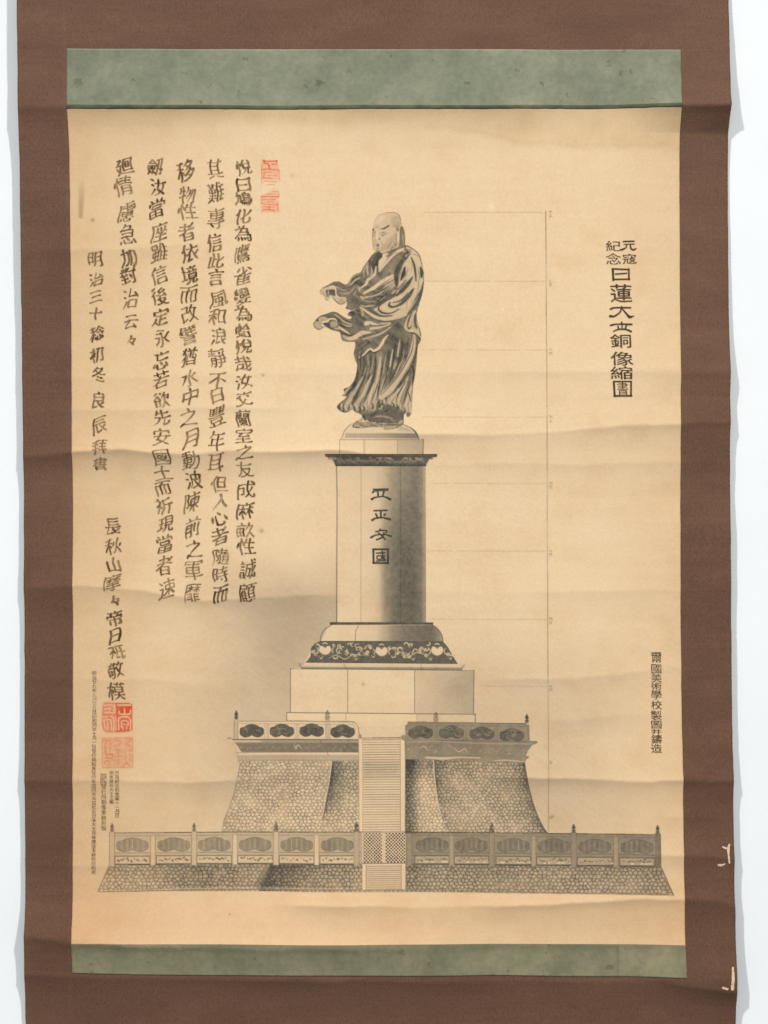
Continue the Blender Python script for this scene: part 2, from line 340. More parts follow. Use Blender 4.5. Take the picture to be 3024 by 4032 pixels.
class Canvas:
    def __init__(s, x0, y0, x1, y1, step, ink=(0.060, 0.082, 0.112)):
        s.step = step; s.nx = int((x1 - x0) / step) + 1; s.ny = int((y1 - y0) / step) + 1
        s.x0, s.y0 = x0, y0; s.D = np.zeros((s.ny, s.nx)); s.M = np.zeros((s.ny, s.nx), bool); s.ink = np.array(ink)
        s.T = (0, 0, 1.0)
        s.X, s.Y = np.meshgrid(x0 + step * np.arange(s.nx), y0 + step * np.arange(s.ny))
        s.R = None
    def tf(s, ox, oy, k): s.T = (ox, oy, k)
    def P(s, p): p = np.asarray(p, float); return p * s.T[2] + np.array(s.T[:2])
    def box(s, lo, hi):
        i0 = max(int((lo[0] - s.x0) / s.step) - 1, 0); i1 = min(int((hi[0] - s.x0) / s.step) + 3, s.nx)
        j0 = max(int((lo[1] - s.y0) / s.step) - 1, 0); j1 = min(int((hi[1] - s.y0) / s.step) + 3, s.ny)
        return slice(j0, max(j1, j0)), slice(i0, max(i1, i0))
    def put(s, sl, a, tone, mode='over'):
        d = s.D[sl]
        if mode == 'over': s.D[sl] = d * (1 - a) + tone * a
        elif mode == 'dark': s.D[sl] = 1 - (1 - d) * (1 - tone * a)
        elif mode == 'max': s.D[sl] = np.maximum(d, tone * a * (1 - .30 * vnoise(s.X[sl], s.Y[sl], 13, 555) ** 2))
        elif mode == 'add': s.D[sl] = np.clip(d + tone * a, 0, 1)
    def sdist(s, sl, q):
        X, Y = s.X[sl], s.Y[sl]; dm = np.full(X.shape, 1e9); ins = np.zeros(X.shape, bool)
        for a, b_ in zip(q, np.roll(q, -1, 0)):
            e = b_ - a; L = e @ e + 1e-9
            t = np.clip(((X - a[0]) * e[0] + (Y - a[1]) * e[1]) / L, 0, 1)
            dm = np.minimum(dm, (X - a[0] - t * e[0]) ** 2 + (Y - a[1] - t * e[1]) ** 2)
            if a[1] != b_[1]:
                cr = ((a[1] > Y) != (b_[1] > Y)) & (X < (b_[0] - a[0]) * (Y - a[1]) / (b_[1] - a[1]) + a[0])
                ins ^= cr
        return np.where(ins, 1, -1) * np.sqrt(dm)
    def poly(s, pts, tone, soft=2.2, smooth=0, mask=False, mode='over', op=1.0):
        q = s.P(pts)
        if smooth: q = catmull(q, True, smooth)
        sl = s.box(q.min(0) - soft, q.max(0) + soft)
        if s.D[sl].size == 0: return
        sd = s.sdist(sl, q); a = np.clip(0.5 + sd / soft, 0, 1) * op
        if callable(tone): tone = tone(s.X[sl], s.Y[sl])
        s.put(sl, a, tone, mode)
        if mask: s.M[sl] |= sd > -1.0
        return a, sl
    def line(s, pts, w, tone, soft=2.0, mode='over', smooth=5, taper=True, op=1.0):
        w0 = w
        q = s.P(pts); k = s.T[2]
        if smooth: q = catmull(q, False, smooth)
        n = len(q); u = np.linspace(0, 1, n)
        if np.ndim(w0): wv = np.interp(u, np.linspace(0, 1, len(w0)), w0) * k
        elif taper: wv = w0 * k * np.clip(0.25 + 3.2 * np.minimum(u, 1 - u), 0, 1)
        else: wv = np.full(n, w0 * k)
        m = wv.max() / 2 + soft
        sl = s.box(q.min(0) - m, q.max(0) + m)
        if s.D[sl].size == 0: return
        X, Y = s.X[sl], s.Y[sl]; dm = np.full(X.shape, 1e9)
        for i in range(n - 1):
            a, b_ = q[i], q[i + 1]; e = b_ - a; L = e @ e + 1e-9
            t = np.clip(((X - a[0]) * e[0] + (Y - a[1]) * e[1]) / L, 0, 1)
            d = np.sqrt((X - a[0] - t * e[0]) ** 2 + (Y - a[1] - t * e[1]) ** 2) - (wv[i] * (1 - t) + wv[i + 1] * t) / 2
            dm = np.minimum(dm, d)
        a = np.clip(0.5 - dm / soft, 0, 1) * op
        s.put(sl, a, tone, mode)
        return sl
    def ell(s, cx, cy, rx, ry, tone, **kw):
        t = np.linspace(0, 2 * np.pi, 17)[:-1]
        return s.poly(np.stack([cx + rx * np.cos(t), cy + ry * np.sin(t)], -1), tone, **kw)
    def build(s, name, parent, label=None, off=POFF, thr=0.012, grain=0.05):
        D = np.clip(s.D, 0, 1)
        if grain: D = np.clip(D * (1 + grain * 2 * (fbm(s.X, s.Y, 9, 91, 2) - 0.5)), 0, 1)
        v = (np.abs(D) > thr) | s.M
        if s.R is not None: v |= s.R.max(-1) > 0.02 if s.R.ndim == 3 else s.R > 0.02
        cell = v[:-1, :-1] | v[1:, :-1] | v[1:, 1:] | v[:-1, 1:]
        idx = np.arange(s.nx * s.ny).reshape(s.ny, s.nx)
        F = np.stack([idx[:-1, :-1][cell], idx[1:, :-1][cell], idx[1:, 1:][cell], idx[:-1, 1:][cell]], -1)
        used, inv = np.unique(F, return_inverse=True); F = inv.reshape(-1, 4)
        x = s.X.ravel()[used]; y = s.Y.ravel()[used]; d = D.ravel()[used][:, None]
        T = ((1 - d) + d * s.ink ** (1 / 2.2)) ** 2.2
        V = np.stack([(x - CX) * S, -(height(x, y) + off) * S, (CY - y) * S], -1)
        return mesh_obj(name, V, F, M_paper, parent, tint(x, y) * T, label)

# ============ glyphs from the built-in typeface, re-brushed ============
GS = 88
_gc = {}
def glyph(ch):
    if ch in _gc: return _gc[ch]
    cu = bpy.data.curves.new('glyph', 'FONT'); cu.body = ch; cu.resolution_u = 3; cu.align_x = 'LEFT'
    o = bpy.data.objects.new('glyph', cu); sc.collection.objects.link(o)
    dg = bpy.context.evaluated_depsgraph_get(); me = o.evaluated_get(dg).to_mesh()
    me.calc_loop_triangles()
    v = np.array([x.co[:2] for x in me.vertices]) if len(me.vertices) else np.zeros((0, 2))
    tr = np.array([t.vertices[:] for t in me.loop_triangles]) if len(me.loop_triangles) else np.zeros((0, 3), int)
    o.evaluated_get(dg).to_mesh_clear(); bpy.data.objects.remove(o); bpy.data.curves.remove(cu)
    G = np.zeros((GS, GS))
    if len(v):
        lo = v.min(0); hi = v.max(0); c0 = (lo + hi) / 2; k = GS * 0.86 / max((hi - lo).max(), 0.55)
        p = (v - c0) * k * np.array([1, -1]) + GS / 2
        for t in tr:
            a, b_, c_ = p[t]
            i0, i1 = int(max(min(a[0], b_[0], c_[0]) - 1, 0)), int(min(max(a[0], b_[0], c_[0]) + 2, GS))
            j0, j1 = int(max(min(a[1], b_[1], c_[1]) - 1, 0)), int(min(max(a[1], b_[1], c_[1]) + 2, GS))
            X, Y = np.meshgrid(np.arange(i0, i1) + .5, np.arange(j0, j1) + .5)
            d0 = (b_[0] - a[0]) * (Y - a[1]) - (b_[1] - a[1]) * (X - a[0])
            d1 = (c_[0] - b_[0]) * (Y - b_[1]) - (c_[1] - b_[1]) * (X - b_[0])
            d2 = (a[0] - c_[0]) * (Y - c_[1]) - (a[1] - c_[1]) * (X - c_[0])
            G[j0:j1, i0:i1] = np.maximum(G[j0:j1, i0:i1], ((d0 >= -.2) & (d1 >= -.2) & (d2 >= -.2)) | ((d0 <= .2) & (d1 <= .2) & (d2 <= .2)))
        for _ in range(3):
            q = np.pad(G, 1); G = (q[:-2, 1:-1] + q[2:, 1:-1] + q[1:-1, :-2] + q[1:-1, 2:] + 2 * q[1:-1, 1:-1]) / 6
    _gc[ch] = G
    return G
# ---- the same glyphs taken apart into strokes and written again with a brush
RS = 132
_sk = {}
def raw_glyph(ch):
    cu = bpy.data.curves.new('glyph', 'FONT'); cu.body = ch; cu.resolution_u = 2
    o = bpy.data.objects.new('glyph', cu); sc.collection.objects.link(o)
    dg = bpy.context.evaluated_depsgraph_get(); me = o.evaluated_get(dg).to_mesh(); me.calc_loop_triangles()
    v = np.array([x.co[:2] for x in me.vertices]); tr = np.array([t.vertices[:] for t in me.loop_triangles])
    o.evaluated_get(dg).to_mesh_clear(); bpy.data.objects.remove(o); bpy.data.curves.remove(cu)
    G = np.zeros((RS, RS), bool); lo = v.min(0); hi = v.max(0); c0 = (lo + hi) / 2; k = RS * 0.88 / max((hi - lo).max(), 0.55)
    p = (v - c0) * k * np.array([1, -1]) + RS / 2
    for t in tr:
        a, b_, c_ = p[t]
        i0, i1 = int(max(min(a[0], b_[0], c_[0]) - 1, 0)), int(min(max(a[0], b_[0], c_[0]) + 2, RS))
        j0, j1 = int(max(min(a[1], b_[1], c_[1]) - 1, 0)), int(min(max(a[1], b_[1], c_[1]) + 2, RS))
        X, Y = np.meshgrid(np.arange(i0, i1) + .5, np.arange(j0, j1) + .5)
        d0 = (b_[0] - a[0]) * (Y - a[1]) - (b_[1] - a[1]) * (X - a[0]); d1 = (c_[0] - b_[0]) * (Y - b_[1]) - (c_[1] - b_[1]) * (X - b_[0]); d2 = (a[0] - c_[0]) * (Y - c_[1]) - (a[1] - c_[1]) * (X - c_[0])
        G[j0:j1, i0:i1] |= ((d0 >= -.1) & (d1 >= -.1) & (d2 >= -.1)) | ((d0 <= .1) & (d1 <= .1) & (d2 <= .1))
    return G
def thin(G):
    G = np.pad(G, 1).astype(np.uint8)
    while True:
        ch_ = False
        for step in (0, 1):
            P = [np.roll(np.roll(G, -dy_, 0), -dx_, 1) for dx_, dy_ in ((0, -1), (1, -1), (1, 0), (1, 1), (0, 1), (-1, 1), (-1, 0), (-1, -1))]
            B = sum(P); A = sum(((P[i] == 0) & (P[(i + 1) % 8] == 1)).astype(int) for i in range(8))
            if step == 0: c1 = (P[0] * P[2] * P[4] == 0) & (P[2] * P[4] * P[6] == 0)
            else: c1 = (P[0] * P[2] * P[6] == 0) & (P[0] * P[4] * P[6] == 0)
            m = (G == 1) & (B >= 2) & (B <= 6) & (A == 1) & c1
            if m.any(): G[m] = 0; ch_ = True
        if not ch_: return G[1:-1, 1:-1].astype(bool)
def strokes_of(ch):
    if ch in _sk: return _sk[ch]
    K = thin(raw_glyph(ch)); px = {(x, y) for y, x in zip(*np.nonzero(K))}
    nb = lambda p: [(p[0] + a, p[1] + b_) for a in (-1, 0, 1) for b_ in (-1, 0, 1) if (a or b_) and (p[0] + a, p[1] + b_) in px]
    jn = {p for p in px if len(nb(p)) >= 3}
    # cluster junction pixels
    cl = {}; cents = []
    for p in sorted(jn):
        if p in cl: continue
        st_ = [p]; cl[p] = len(cents); mem = []
        while st_:
            q = st_.pop(); mem.append(q)
            for r in nb(q):
                if r in jn and r not in cl: cl[r] = cl[p]; st_.append(r)
        cents.append((sum(m[0] for m in mem) / len(mem), sum(m[1] for m in mem) / len(mem)))
    used = set(); segs = []
    def walk(p, frm):
        path = [p]; used.add(p); prev = frm
        while True:
            nx_ = [q for q in nb(path[-1]) if q not in used and q not in jn]
            jj = [q for q in nb(path[-1]) if q in jn and cl[q] != prev]
            if jj and (len(path) > 1 or prev is None or not nx_): return path, cl[jj[0]]
            if not nx_: return path, None
            path.append(nx_[0]); used.add(nx_[0])
            prev = prev if len(path) < 4 else -1
    for j in sorted(jn):
        for q in nb(j):
            if q in jn or q in used: continue
            path, e = walk(q, cl[j])
            segs.append([cl[j], e, [cents[cl[j]]] + path + ([cents[e]] if e is not None else [])])
    for p in sorted(px):
        if p in used or p in jn: continue
        if len(nb(p)) == 1:
            path, e = walk(p, None); segs.append([None, e, path + ([cents[e]] if e is not None else [])])
    for p in sorted(px):
        if p in used or p in jn: continue
        path, e = walk(p, None); segs.append([None, None, path + [path[0]]])
    ln = lambda s_: sum(math.dist(a, b_) for a, b_ in zip(s_[2], s_[2][1:]))
    segs = [s_ for s_ in segs if not ((s_[0] is None) != (s_[1] is None) and ln(s_) < 7)]
    # join what runs straight on through a junction
    def tang(s_, node):
        P_ = s_[2] if s_[0] == node else s_[2][::-1]
        q = P_[min(9, len(P_) - 1)]; d = (q[0] - P_[0][0], q[1] - P_[0][1]); L_ = math.hypot(*d) + 1e-6
        return d[0] / L_, d[1] / L_
    for n_ in range(len(cents)):
        while True:
            inc = [s_ for s_ in segs if (s_[0] == n_) != (s_[1] == n_)]
            best = None
            for i in range(len(inc)):
                for j in range(i + 1, len(inc)):
                    a = tang(inc[i], n_); b_ = tang(inc[j], n_); d = a[0] * b_[0] + a[1] * b_[1]
                    if d < -.80 and (best is None or d < best[0]): best = (d, inc[i], inc[j])
            if not best: break
            _, a, b_ = best
            pa = a[2] if a[1] == n_ else a[2][::-1]; na = a[0] if a[1] == n_ else a[1]
            pb = b_[2] if b_[0] == n_ else b_[2][::-1]; nb_ = b_[1] if b_[0] == n_ else b_[0]
            segs = [s_ for s_ in segs if s_ is not a and s_ is not b_]; segs.append([na, nb_, pa + pb[1:]])
    out = []
    for s_ in segs:
        P_ = np.array(s_[2], float)
        if len(P_) < 3: continue
        for _ in range(3): P_[1:-1] = (P_[:-2] + 2 * P_[1:-1] + P_[2:]) / 4
        n_ = max(int(len(P_) / 7), 2); P_ = P_[np.linspace(0, len(P_) - 1, n_ + 1).round().astype(int)]
        d = P_[-1] - P_[0]
        if (abs(d[0]) > 1.3 * abs(d[1]) and d[0] < 0) or (abs(d[0]) <= 1.3 * abs(d[1]) and d[1] < 0): P_ = P_[::-1]
        out.append((P_ + .5) / RS - .5)
    _sk[ch] = out
    return out
def write_char(cv, ch, cx, cy, w, h, seed, tone=.9, bw=6.3):
    r = random.Random(seed * 7 + 1); SK = strokes_of(ch)
    tot = sum(np.sqrt((np.diff(p, axis=0) ** 2).sum(1)).sum() for p in SK)
    bw = bw * np.clip(1.16 - .045 * tot, .62, 1.08) * r.uniform(.9, 1.12)
    rot = r.uniform(-.05, .05); sx = r.uniform(.92, 1.06); p1, p2 = r.uniform(0, 6), r.uniform(0, 6)
    for P_ in SK:
        u = P_[:, 0] * sx; v = P_[:, 1].copy()
        v = v - .20 * u + .045 * np.sin(5 * u + p1); u = u + .05 * np.sin(6 * P_[:, 1] + p2) + rot * v + .04 * P_[:, 1]
        Q = np.stack([cx + u * w, cy + v * h], -1) + np.array([[r.uniform(-1, 1), r.uniform(-1, 1)]])
        d = np.gradient(Q, axis=0); L_ = np.hypot(d[:, 0], d[:, 1]) + 1e-6; dx_, dy_ = d[:, 0] / L_, d[:, 1] / L_
        f = .68 + .42 * np.abs(dy_) + .30 * np.clip(dx_ * dy_, 0, 1) * 2 * .6
        t = np.linspace(0, 1, len(Q)); e = Q[-1] - Q[0]; el = math.hypot(*e); ex, ey = e / (el + 1e-6)
        if el < .24 * w: prof = .65 + .75 * np.sin(np.clip(t * 2.4 + .2, 0, np.pi))        # dots
        elif ex > .45 and ey > .40: prof = .55 + 1.05 * np.clip(t, 0, .82) ** 1.2 - 4.2 * np.clip(t - .84, 0, 1)   # falling to the right
        elif ex < -.35: prof = 1.28 - .95 * t ** 1.4                                         # falling to the left
        elif abs(ey) < .45: prof = 1.12 - .45 * np.sin(np.pi * np.clip(t * 1.1, 0, 1)) + .42 * t ** 6 # level
        else: prof = 1.22 - .30 * t + .15 * t ** 5
        wv = bw * f * np.clip(prof, .22, 2)
        tn = tone * r.uniform(.60, 1.0)
        # entry dab
        q0 = Q[0]; 
        Qx = np.concatenate([[q0 - np.array([.8, .9])], Q]); wx = np.concatenate([[wv[0] * .75], wv])
        T_ = cv.T; cv.T = (0, 0, 1.0)
        before = cv.D.copy() if False else None
        cv.line(Qx, wx, min(tn, .98), soft=2.1, smooth=3, mode='max')
        cv.T = T_
_bc = {}
def brushed(ch):
    if ch in _bc: return _bc[ch]
    G = np.pad(glyph(ch), 8)
    def db(dx, dy, n_):
        o = 0; w_ = 0
        for k in range(-n_, n_ + 1):
            q = 1 - abs(k) / (n_ + 1.0)
            o = o + q * np.roll(np.roll(G, int(round(k * dy)), 0), int(round(k * dx)), 1); w_ += q
        return (o / w_)[8:-8, 8:-8]
    H = np.max([db(1, 0, 7) * .86, db(0, 1, 7) * 1.08, db(.8, .8, 8) * 1.22, db(.8, -.8, 8) * 1.02, db(1, -.25, 7) * .88, db(.35, 1, 7) * 1.02], 0)
    # strokes swell towards their right/lower end
    H = H + .16 * (H - np.roll(np.roll(H, -3, 0), -4, 1)) * (H > .2)
    _bc[ch] = H
    return H
def put_glyph(cv, ch, cx, cy, w, h, seed, tone=0.9, weight=0.0, brush=1.0, slant=0.13, warp=1.0, lo=None, rot=0.0):
    G = brushed(ch) if brush > .9 else glyph(ch)
    sl = cv.box((cx - w * .62, cy - h * .68), (cx + w * .62, cy + h * .68))
    X, Y = cv.X[sl], cv.Y[sl]
    if X.size == 0: return
    u = (X - cx) / w; v = (Y - cy) / h
    u, v = u + rot * v, v - rot * u
    v = v + slant * u * brush; u = u - 0.10 * v * brush
    u = u * (1 + 0.12 * v * brush)
    u = u + warp * 0.055 * (vnoise(X, Y, 26, 200 + seed) - 0.5); v = v + warp * 0.075 * (vnoise(X, Y, 24, 400 + seed) - 0.5)
    gx = np.clip((u + 0.5) * GS - .5, 0, GS - 1.001); gy = np.clip((v + 0.5) * GS - .5, 0, GS - 1.001)
    out = (np.abs(u) > .5) | (np.abs(v) > .5)
    i = gx.astype(int); j = gy.astype(int); fx = gx - i; fy = gy - j
    g = (G[j, i] * (1 - fx) + G[j, i + 1] * fx) * (1 - fy) + (G[j + 1, i] * (1 - fx) + G[j + 1, i + 1] * fx) * fy
    g = np.where(out, 0, g)
    n = vnoise(X, Y, 17, 600 + seed)
    th = (0.50 + 1.1 * (G.mean() - .20) if brush > .9 else 0.40) - weight + brush * 0.36 * (n - 0.5)
    th = np.maximum(th, .13); sg = np.minimum(.15 if brush > .9 else .24, th - .04)
    a = sstep(th - sg, th + sg, g)
    tn = tone * (1 - brush * 0.42 * vnoise(X, Y, 21, 800 + seed) ** 1.5)
    cv.D[sl] = np.maximum(cv.D[sl], a * tn)

BROWN_INK = (0.080, 0.056, 0.024)
kA = 800 / 1659.0
def ZA(x, y): return 320 + x * kA, 580 + y * kA
def ZB(x, y): return 320 + x * kA, 1200 + y * kA
def ZC(x, y): return 320 + x * kA, 1820 + y * kA
def ZD(x, y): return 320 + x * .27119, 2440 + y * .27119
columns = [
 ('A悅1325,165 曰1325,305 鳩1320,420 化1320,560 為1320,705 鷹1310,865 雀1315,1045 變1315,1215|B為1320,75 蛤1325,215 悅1325,345 哉1320,485 汝1330,625 交1330,765 蘭1325,930 室1330,1070 之1335,1205|C友1335,60 成1345,225 麻1340,390 畝1340,555 性1350,690 誠1360,870 顧1360,1060', 'rightmost column of brushed writing, beside the small red seal'),
 ('A其1090,175 難1095,365 專1100,575 信1085,775 此1100,925 言1100,1065 風1120,1240|B和1110,100 浪1120,260 靜1110,435 不1115,620 日1115,745 豐1110,910 年1110,1110 耳1100,1290|C但1130,180 人1140,325 心1130,455 者1130,605 隨1140,775 時1140,915 而1140,1075', None),
 ('A移855,190 物865,390 性870,525 者860,690 依885,860 境880,1040 而880,1200|B改885,75 譬875,245 猶880,430 水890,600 中890,750 之880,920 月895,1100 動895,1275|C波920,150 陳905,325 前910,530 之920,710 軍920,880 靡910,1065', None),
 ('A劔605,155 汝625,320 當615,500 座635,690 雖635,865 信635,1040 後640,1215|B定645,100 永660,265 忘655,450 若650,615 欲660,775 先660,920 安660,1080 國665,1250|C土670,90 而670,215 祈670,355 現690,510 當680,665 者680,850 速700,1035', None),
 ('A廻355,160 情345,320 慮370,520 急380,715 加385,905 對385,1045 治400,1240|B云405,145 々410,295', 'short fifth column of brushed writing'),
 ('A明115,915 治120,1080 三120,1220|B十120,70 稔130,235 初130,410 冬150,570 良150,780 辰155,985 拜160,1165|C書160,15', 'date column brushed at the far left'),
 ('C長255,525 秋270,690 山270,840 摩255,980 々275,1130 帝275,1270|D日490,240 祇510,470 敬500,730 模510,1040', 'signature column brushed above the square red seal'),
]
Zs = {'A': ZA, 'B': ZB, 'C': ZC, 'D': ZD}
import re
seed = 1
for spec, lab in columns:
    chars = []
    for part in spec.split('|'):
        for m in re.finditer(r'(\D)(\d+),(\d+)\s?', part[1:]):
            x, y = Zs[part[0]](int(m.group(2)), int(m.group(3))); chars.append((m.group(1), x, y))
    xs = [c_[1] for c_ in chars]; ys = [c_[2] for c_ in chars]
    cv = Canvas(min(xs) - 52, min(ys) - 50, max(xs) + 52, max(ys) + 50, 1.45, BROWN_INK)
    for i, (ch, x, y) in enumerate(chars):
        gap = []
        if i: gap.append(y - ys[i - 1])
        if i < len(chars) - 1: gap.append(ys[i + 1] - y)
        h = min(np.mean(gap) * .96, 90, min(gap) * 1.16)
        w_ = 70 + 8 * random.Random(seed + 3).random()
        if ch in '曰日': w_, h = 60, min(h, 62)
        if ch in '々': w_, h = 40, 42
        if ch in '三十云山': h = min(h, 62); w_ = 64
        tone = 0.78 + 0.18 * random.Random(seed).random()
        kk = .86 if chars[0][0] == '明' else 1.02; write_char(cv, ch, x, y, w_ * kk, h * kk, seed, tone + (.0 if kk < 1 else .05), 6.2 if kk < 1 else 6.5)
        seed += 1
    cv.build('text_column', paper, lab, grain=0.12)

# title, right
cv = Canvas(2375, 930, 2515, 1580, 1.5, (0.06, 0.05, 0.035))
cv.tf(2340, 900, .31655)
def ZE(x, y): return 2340 + x * .31655, 900 + y * .31655
for ch, x, y, w_, h, wt in (('寇', 440, 375, 185, 135, .12), ('紀', 240, 215, 195, 135, .12), ('念', 240, 375, 195, 150, .1),
                       ('蓮', 335, 805, 285, 235, .16), ('銅', 330, 1400, 280, 180, .14), ('像', 340, 1620, 300, 185, .14), ('縮', 335, 1795, 285, 170, .14), ('書', 350, 1990, 150, 165, .12)):
    X, Y = ZE(x, y); put_glyph(cv, ch, X, Y, w_ * .31655 * 1.1, h * .31655 * 1.1, seed, 0.95, wt, brush=0.35, slant=0, warp=.4); seed += 1
L = lambda p, w=20, t=.95: cv.line(p, w, t, soft=2.2, taper=False, mode='dark')
L([(365, 160), (495, 155)], 20); L([(375, 195), (500, 190)], 14); L([(405, 200), (395, 235), (345, 262)], [18, 16, 26]); L([(450, 200), (458, 245), (490, 262), (525, 245)], [18, 20, 26, 12])
L([(232, 505), (235, 570), (238, 640)], 28); L([(225, 500), (340, 505), (430, 508)], 22); L([(432, 500), (432, 635)], 22); L([(240, 632), (440, 628)], 22); L([(265, 565), (405, 555)], 20)
L([(205, 1000), (260, 985), (450, 985)], [26, 22, 22]); L([(340, 970), (320, 1040), (250, 1090), (200, 1090)], [18, 20, 24, 34]); L([(350, 1000), (400, 1060), (440, 1100), (492, 1088)], [18, 24, 38, 12])
L([(340, 1165), (345, 1190)], 22); L([(205, 1205), (280, 1190), (465, 1192)], [26, 20, 24]); L([(295, 1215), (300, 1245)], 20); L([(400, 1205), (385, 1245)], 22); L([(345, 1205), (345, 1255)], 16); L([(240, 1278), (300, 1255), (390, 1255), (455, 1280)], [16, 20, 22, 28])
L([(240, 1910), (245, 2000), (250, 2085)], 26); L([(240, 1905), (455, 1905)], 20); L([(455, 1905), (452, 2085)], 22); L([(245, 2085), (460, 2082)], 24)
cv.build('title_column', paper, 'bold title lettering printed at the upper right', grain=.1)

# maker's column, lower right
cv = Canvas(2545, 2550, 2625, 2980, 1.6, (0.07, 0.055, 0.035))
for ch, y, h in (('爾', 305, 200), ('國', 505, 170), ('美', 660, 165), ('術', 805, 140), ('學', 955, 165), ('校', 1130, 165), ('製', 1310, 175), ('圖', 1475, 150), ('并', 1597, 100), ('鑄', 1725, 170), ('造', 1885, 170)):
    put_glyph(cv, ch, 2480 + 462 * .226, 2520 + y * .226, 48, h * .226 * 1.08, seed, 0.90, .19, brush=0.4, slant=0, warp=.5); seed += 1
cv.build('maker_column', paper, 'small dark column of lettering printed at the lower right', grain=.1)

# small colophon columns, lower left
colo = [(371, 2651, 3434, 17.0, 17, '明治廿九年九月廿五日印刷同年十月一日發行編輯兼發行者福岡市元寇紀念日蓮大士銅像建設事務所印刷者東京市', 'long narrow column of tiny lettering at the left edge'),
        (463, 3042, 3212, 17.0, 17, '元寇紀念銅像圖十一月日', None), (441, 3042, 3158, 16.5, 16, '銅像建設大士之圖', None), (410, 3096, 3262, 20.5, 20, '發行所銅像事務所製', None), (404, 3052, 3082, 17, 12, '印刷', None), (417, 3052, 3082, 17, 12, '發行', None)]
for x, y0, y1, pit, sz, txt, lab in colo:
    cv = Canvas(x - 14, y0 - 12, x + 14, y1 + 12, 1.5, (0.10, 0.075, 0.045))
    n_ = int(round((y1 - y0) / pit)) + 1
    for i in range(n_):
        y = y0 + i * (y1 - y0) / max(n_ - 1, 1)
        fade = 0.45 if (x == 371 and 2730 < y < 2800) else 0.78 + 0.2 * random.Random(seed).random()
        put_glyph(cv, txt[i % len(txt)], x - (y - 2650) * 0.004, y, sz * 1.15, pit * 1.08, seed, fade, .12, brush=.3, slant=0, warp=.6); seed += 1
    cv.build('colophon_column', paper, lab, grain=.1)

# ============ seals ============
RED = (0.86, 0.17, 0.12)
cv = Canvas(1018, 610, 1112, 850, 1.6, RED); cv.tf(1000, 600, .1175)
cv.poly([(255, 260), (790, 250), (850, 560), (850, 930), (240, 900)], 0.20, soft=5); cv.poly([(240, 1440), (560, 1300), (820, 1300), (840, 1980), (260, 1990)], 0.22, soft=5)
for p, w_, t in (([(300, 270), (400, 300), (770, 280)], 50, .6), ([(750, 280), (750, 380), (600, 390)], 50, .6), ([(340, 260), (350, 360), (480, 390), (520, 540)], 60, .6), ([(260, 570), (500, 560), (820, 590)], 45, .65), ([(260, 400), (250, 1020)], 34, .4),
                 ([(600, 660), (360, 670), (330, 840)], 34, .5), ([(270, 860), (420, 850), (600, 870)], 36, .55), ([(480, 770), (740, 760)], 30, .35), ([(840, 580), (850, 930)], 32, .35), ([(350, 950), (540, 960), (740, 975)], 32, .5), ([(450, 1060), (680, 1070)], 30, .4),
                 ([(590, 1225), (700, 1220)], 28, .3), ([(600, 1305), (810, 1305), (830, 1500)], 34, .4), ([(440, 1380), (640, 1390)], 30, .35), ([(250, 1475), (820, 1480)], 40, .6), ([(300, 1570), (720, 1575)], 40, .5), ([(235, 1480), (250, 1700)], 30, .45),
                 ([(430, 1640), (700, 1660)], 30, .45), ([(250, 1720), (700, 1750), (790, 1740)], 36, .5), ([(800, 1680), (790, 1960)], 32, .5), ([(250, 1820), (680, 1820)], 36, .4), ([(290, 1910), (520, 1920), (680, 1950)], 40, .6), ([(510, 1820), (520, 1930)], 50, .5), ([(270, 1900), (280, 1980)], 30, .4)):
    cv.line(p, w_, t, soft=2.5, mode='dark', taper=False)
cv.build('seal', paper, 'small faded two-part red seal beside the first column', grain=.3)
cv = Canvas(390, 2755, 530, 2895, 1.5, RED); cv.tf(320, 2440, .27119)
cv.poly([(310, 1225), (340, 1205), (700, 1208), (738, 1230), (745, 1600), (700, 1625), (360, 1640), (320, 1600), (295, 1500)], 0.74, soft=3)
cv.poly([(310, 1225), (340, 1205), (490, 1208), (500, 1635), (360, 1640), (320, 1600), (295, 1500)], 0.50, soft=3)
cv.poly([(510, 1260), (735, 1260), (735, 1380), (510, 1380)], 0.95, soft=6)
cv.poly([(510, 1580), (735, 1580), (735, 1610), (510, 1640)], 0.80, soft=6)
for p, w_ in (([(530, 1240), (710, 1240)], 26), ([(550, 1330), (560, 1370), (700, 1370), (712, 1320)], 22), ([(625, 1300), (628, 1370)], 22), ([(545, 1600), (550, 1430), (700, 1430), (715, 1600)], 22), ([(580, 1560), (590, 1475), (670, 1475), (680, 1540)], 18),
              ([(590, 1520), (670, 1520)], 14), ([(600, 1590), (605, 1550)], 14), ([(660, 1590), (660, 1550)], 14),
              ([(320, 1245), (460, 1245), (470, 1330)], 20), ([(330, 1300), (420, 1290), (400, 1330)], 18), ([(340, 1350), (490, 1352)], 20), ([(485, 1230), (495, 1350)], 16), ([(310, 1415), (380, 1410)], 20), ([(420, 1400), (470, 1440), (470, 1620)], 20),
              ([(325, 1470), (350, 1590)], 20), ([(375, 1480), (385, 1600)], 20), ([(430, 1470), (440, 1600)], 22), ([(320, 1460), (420, 1450)], 18), ([(500, 1400), (505, 1600)], 14)):
    cv.line(p, w_, 0.10, soft=3, taper=False)
cv.build('seal', paper, 'square bright red seal with pale lines under the signature', grain=.3)
cv = Canvas(392, 2888, 532, 3036, 1.7, (0.84, 0.36, 0.28)); cv.tf(320, 2440, .27119)
cv.poly([(300, 1720), (745, 1700), (750, 2110), (700, 2150), (310, 2150)], 0.28, soft=8)
cv.line([(300, 1720), (745, 1712), (748, 2140), (310, 2150), (300, 1720)], 12, .5, smooth=0, taper=False, mode='dark')
rr = random.Random(5)
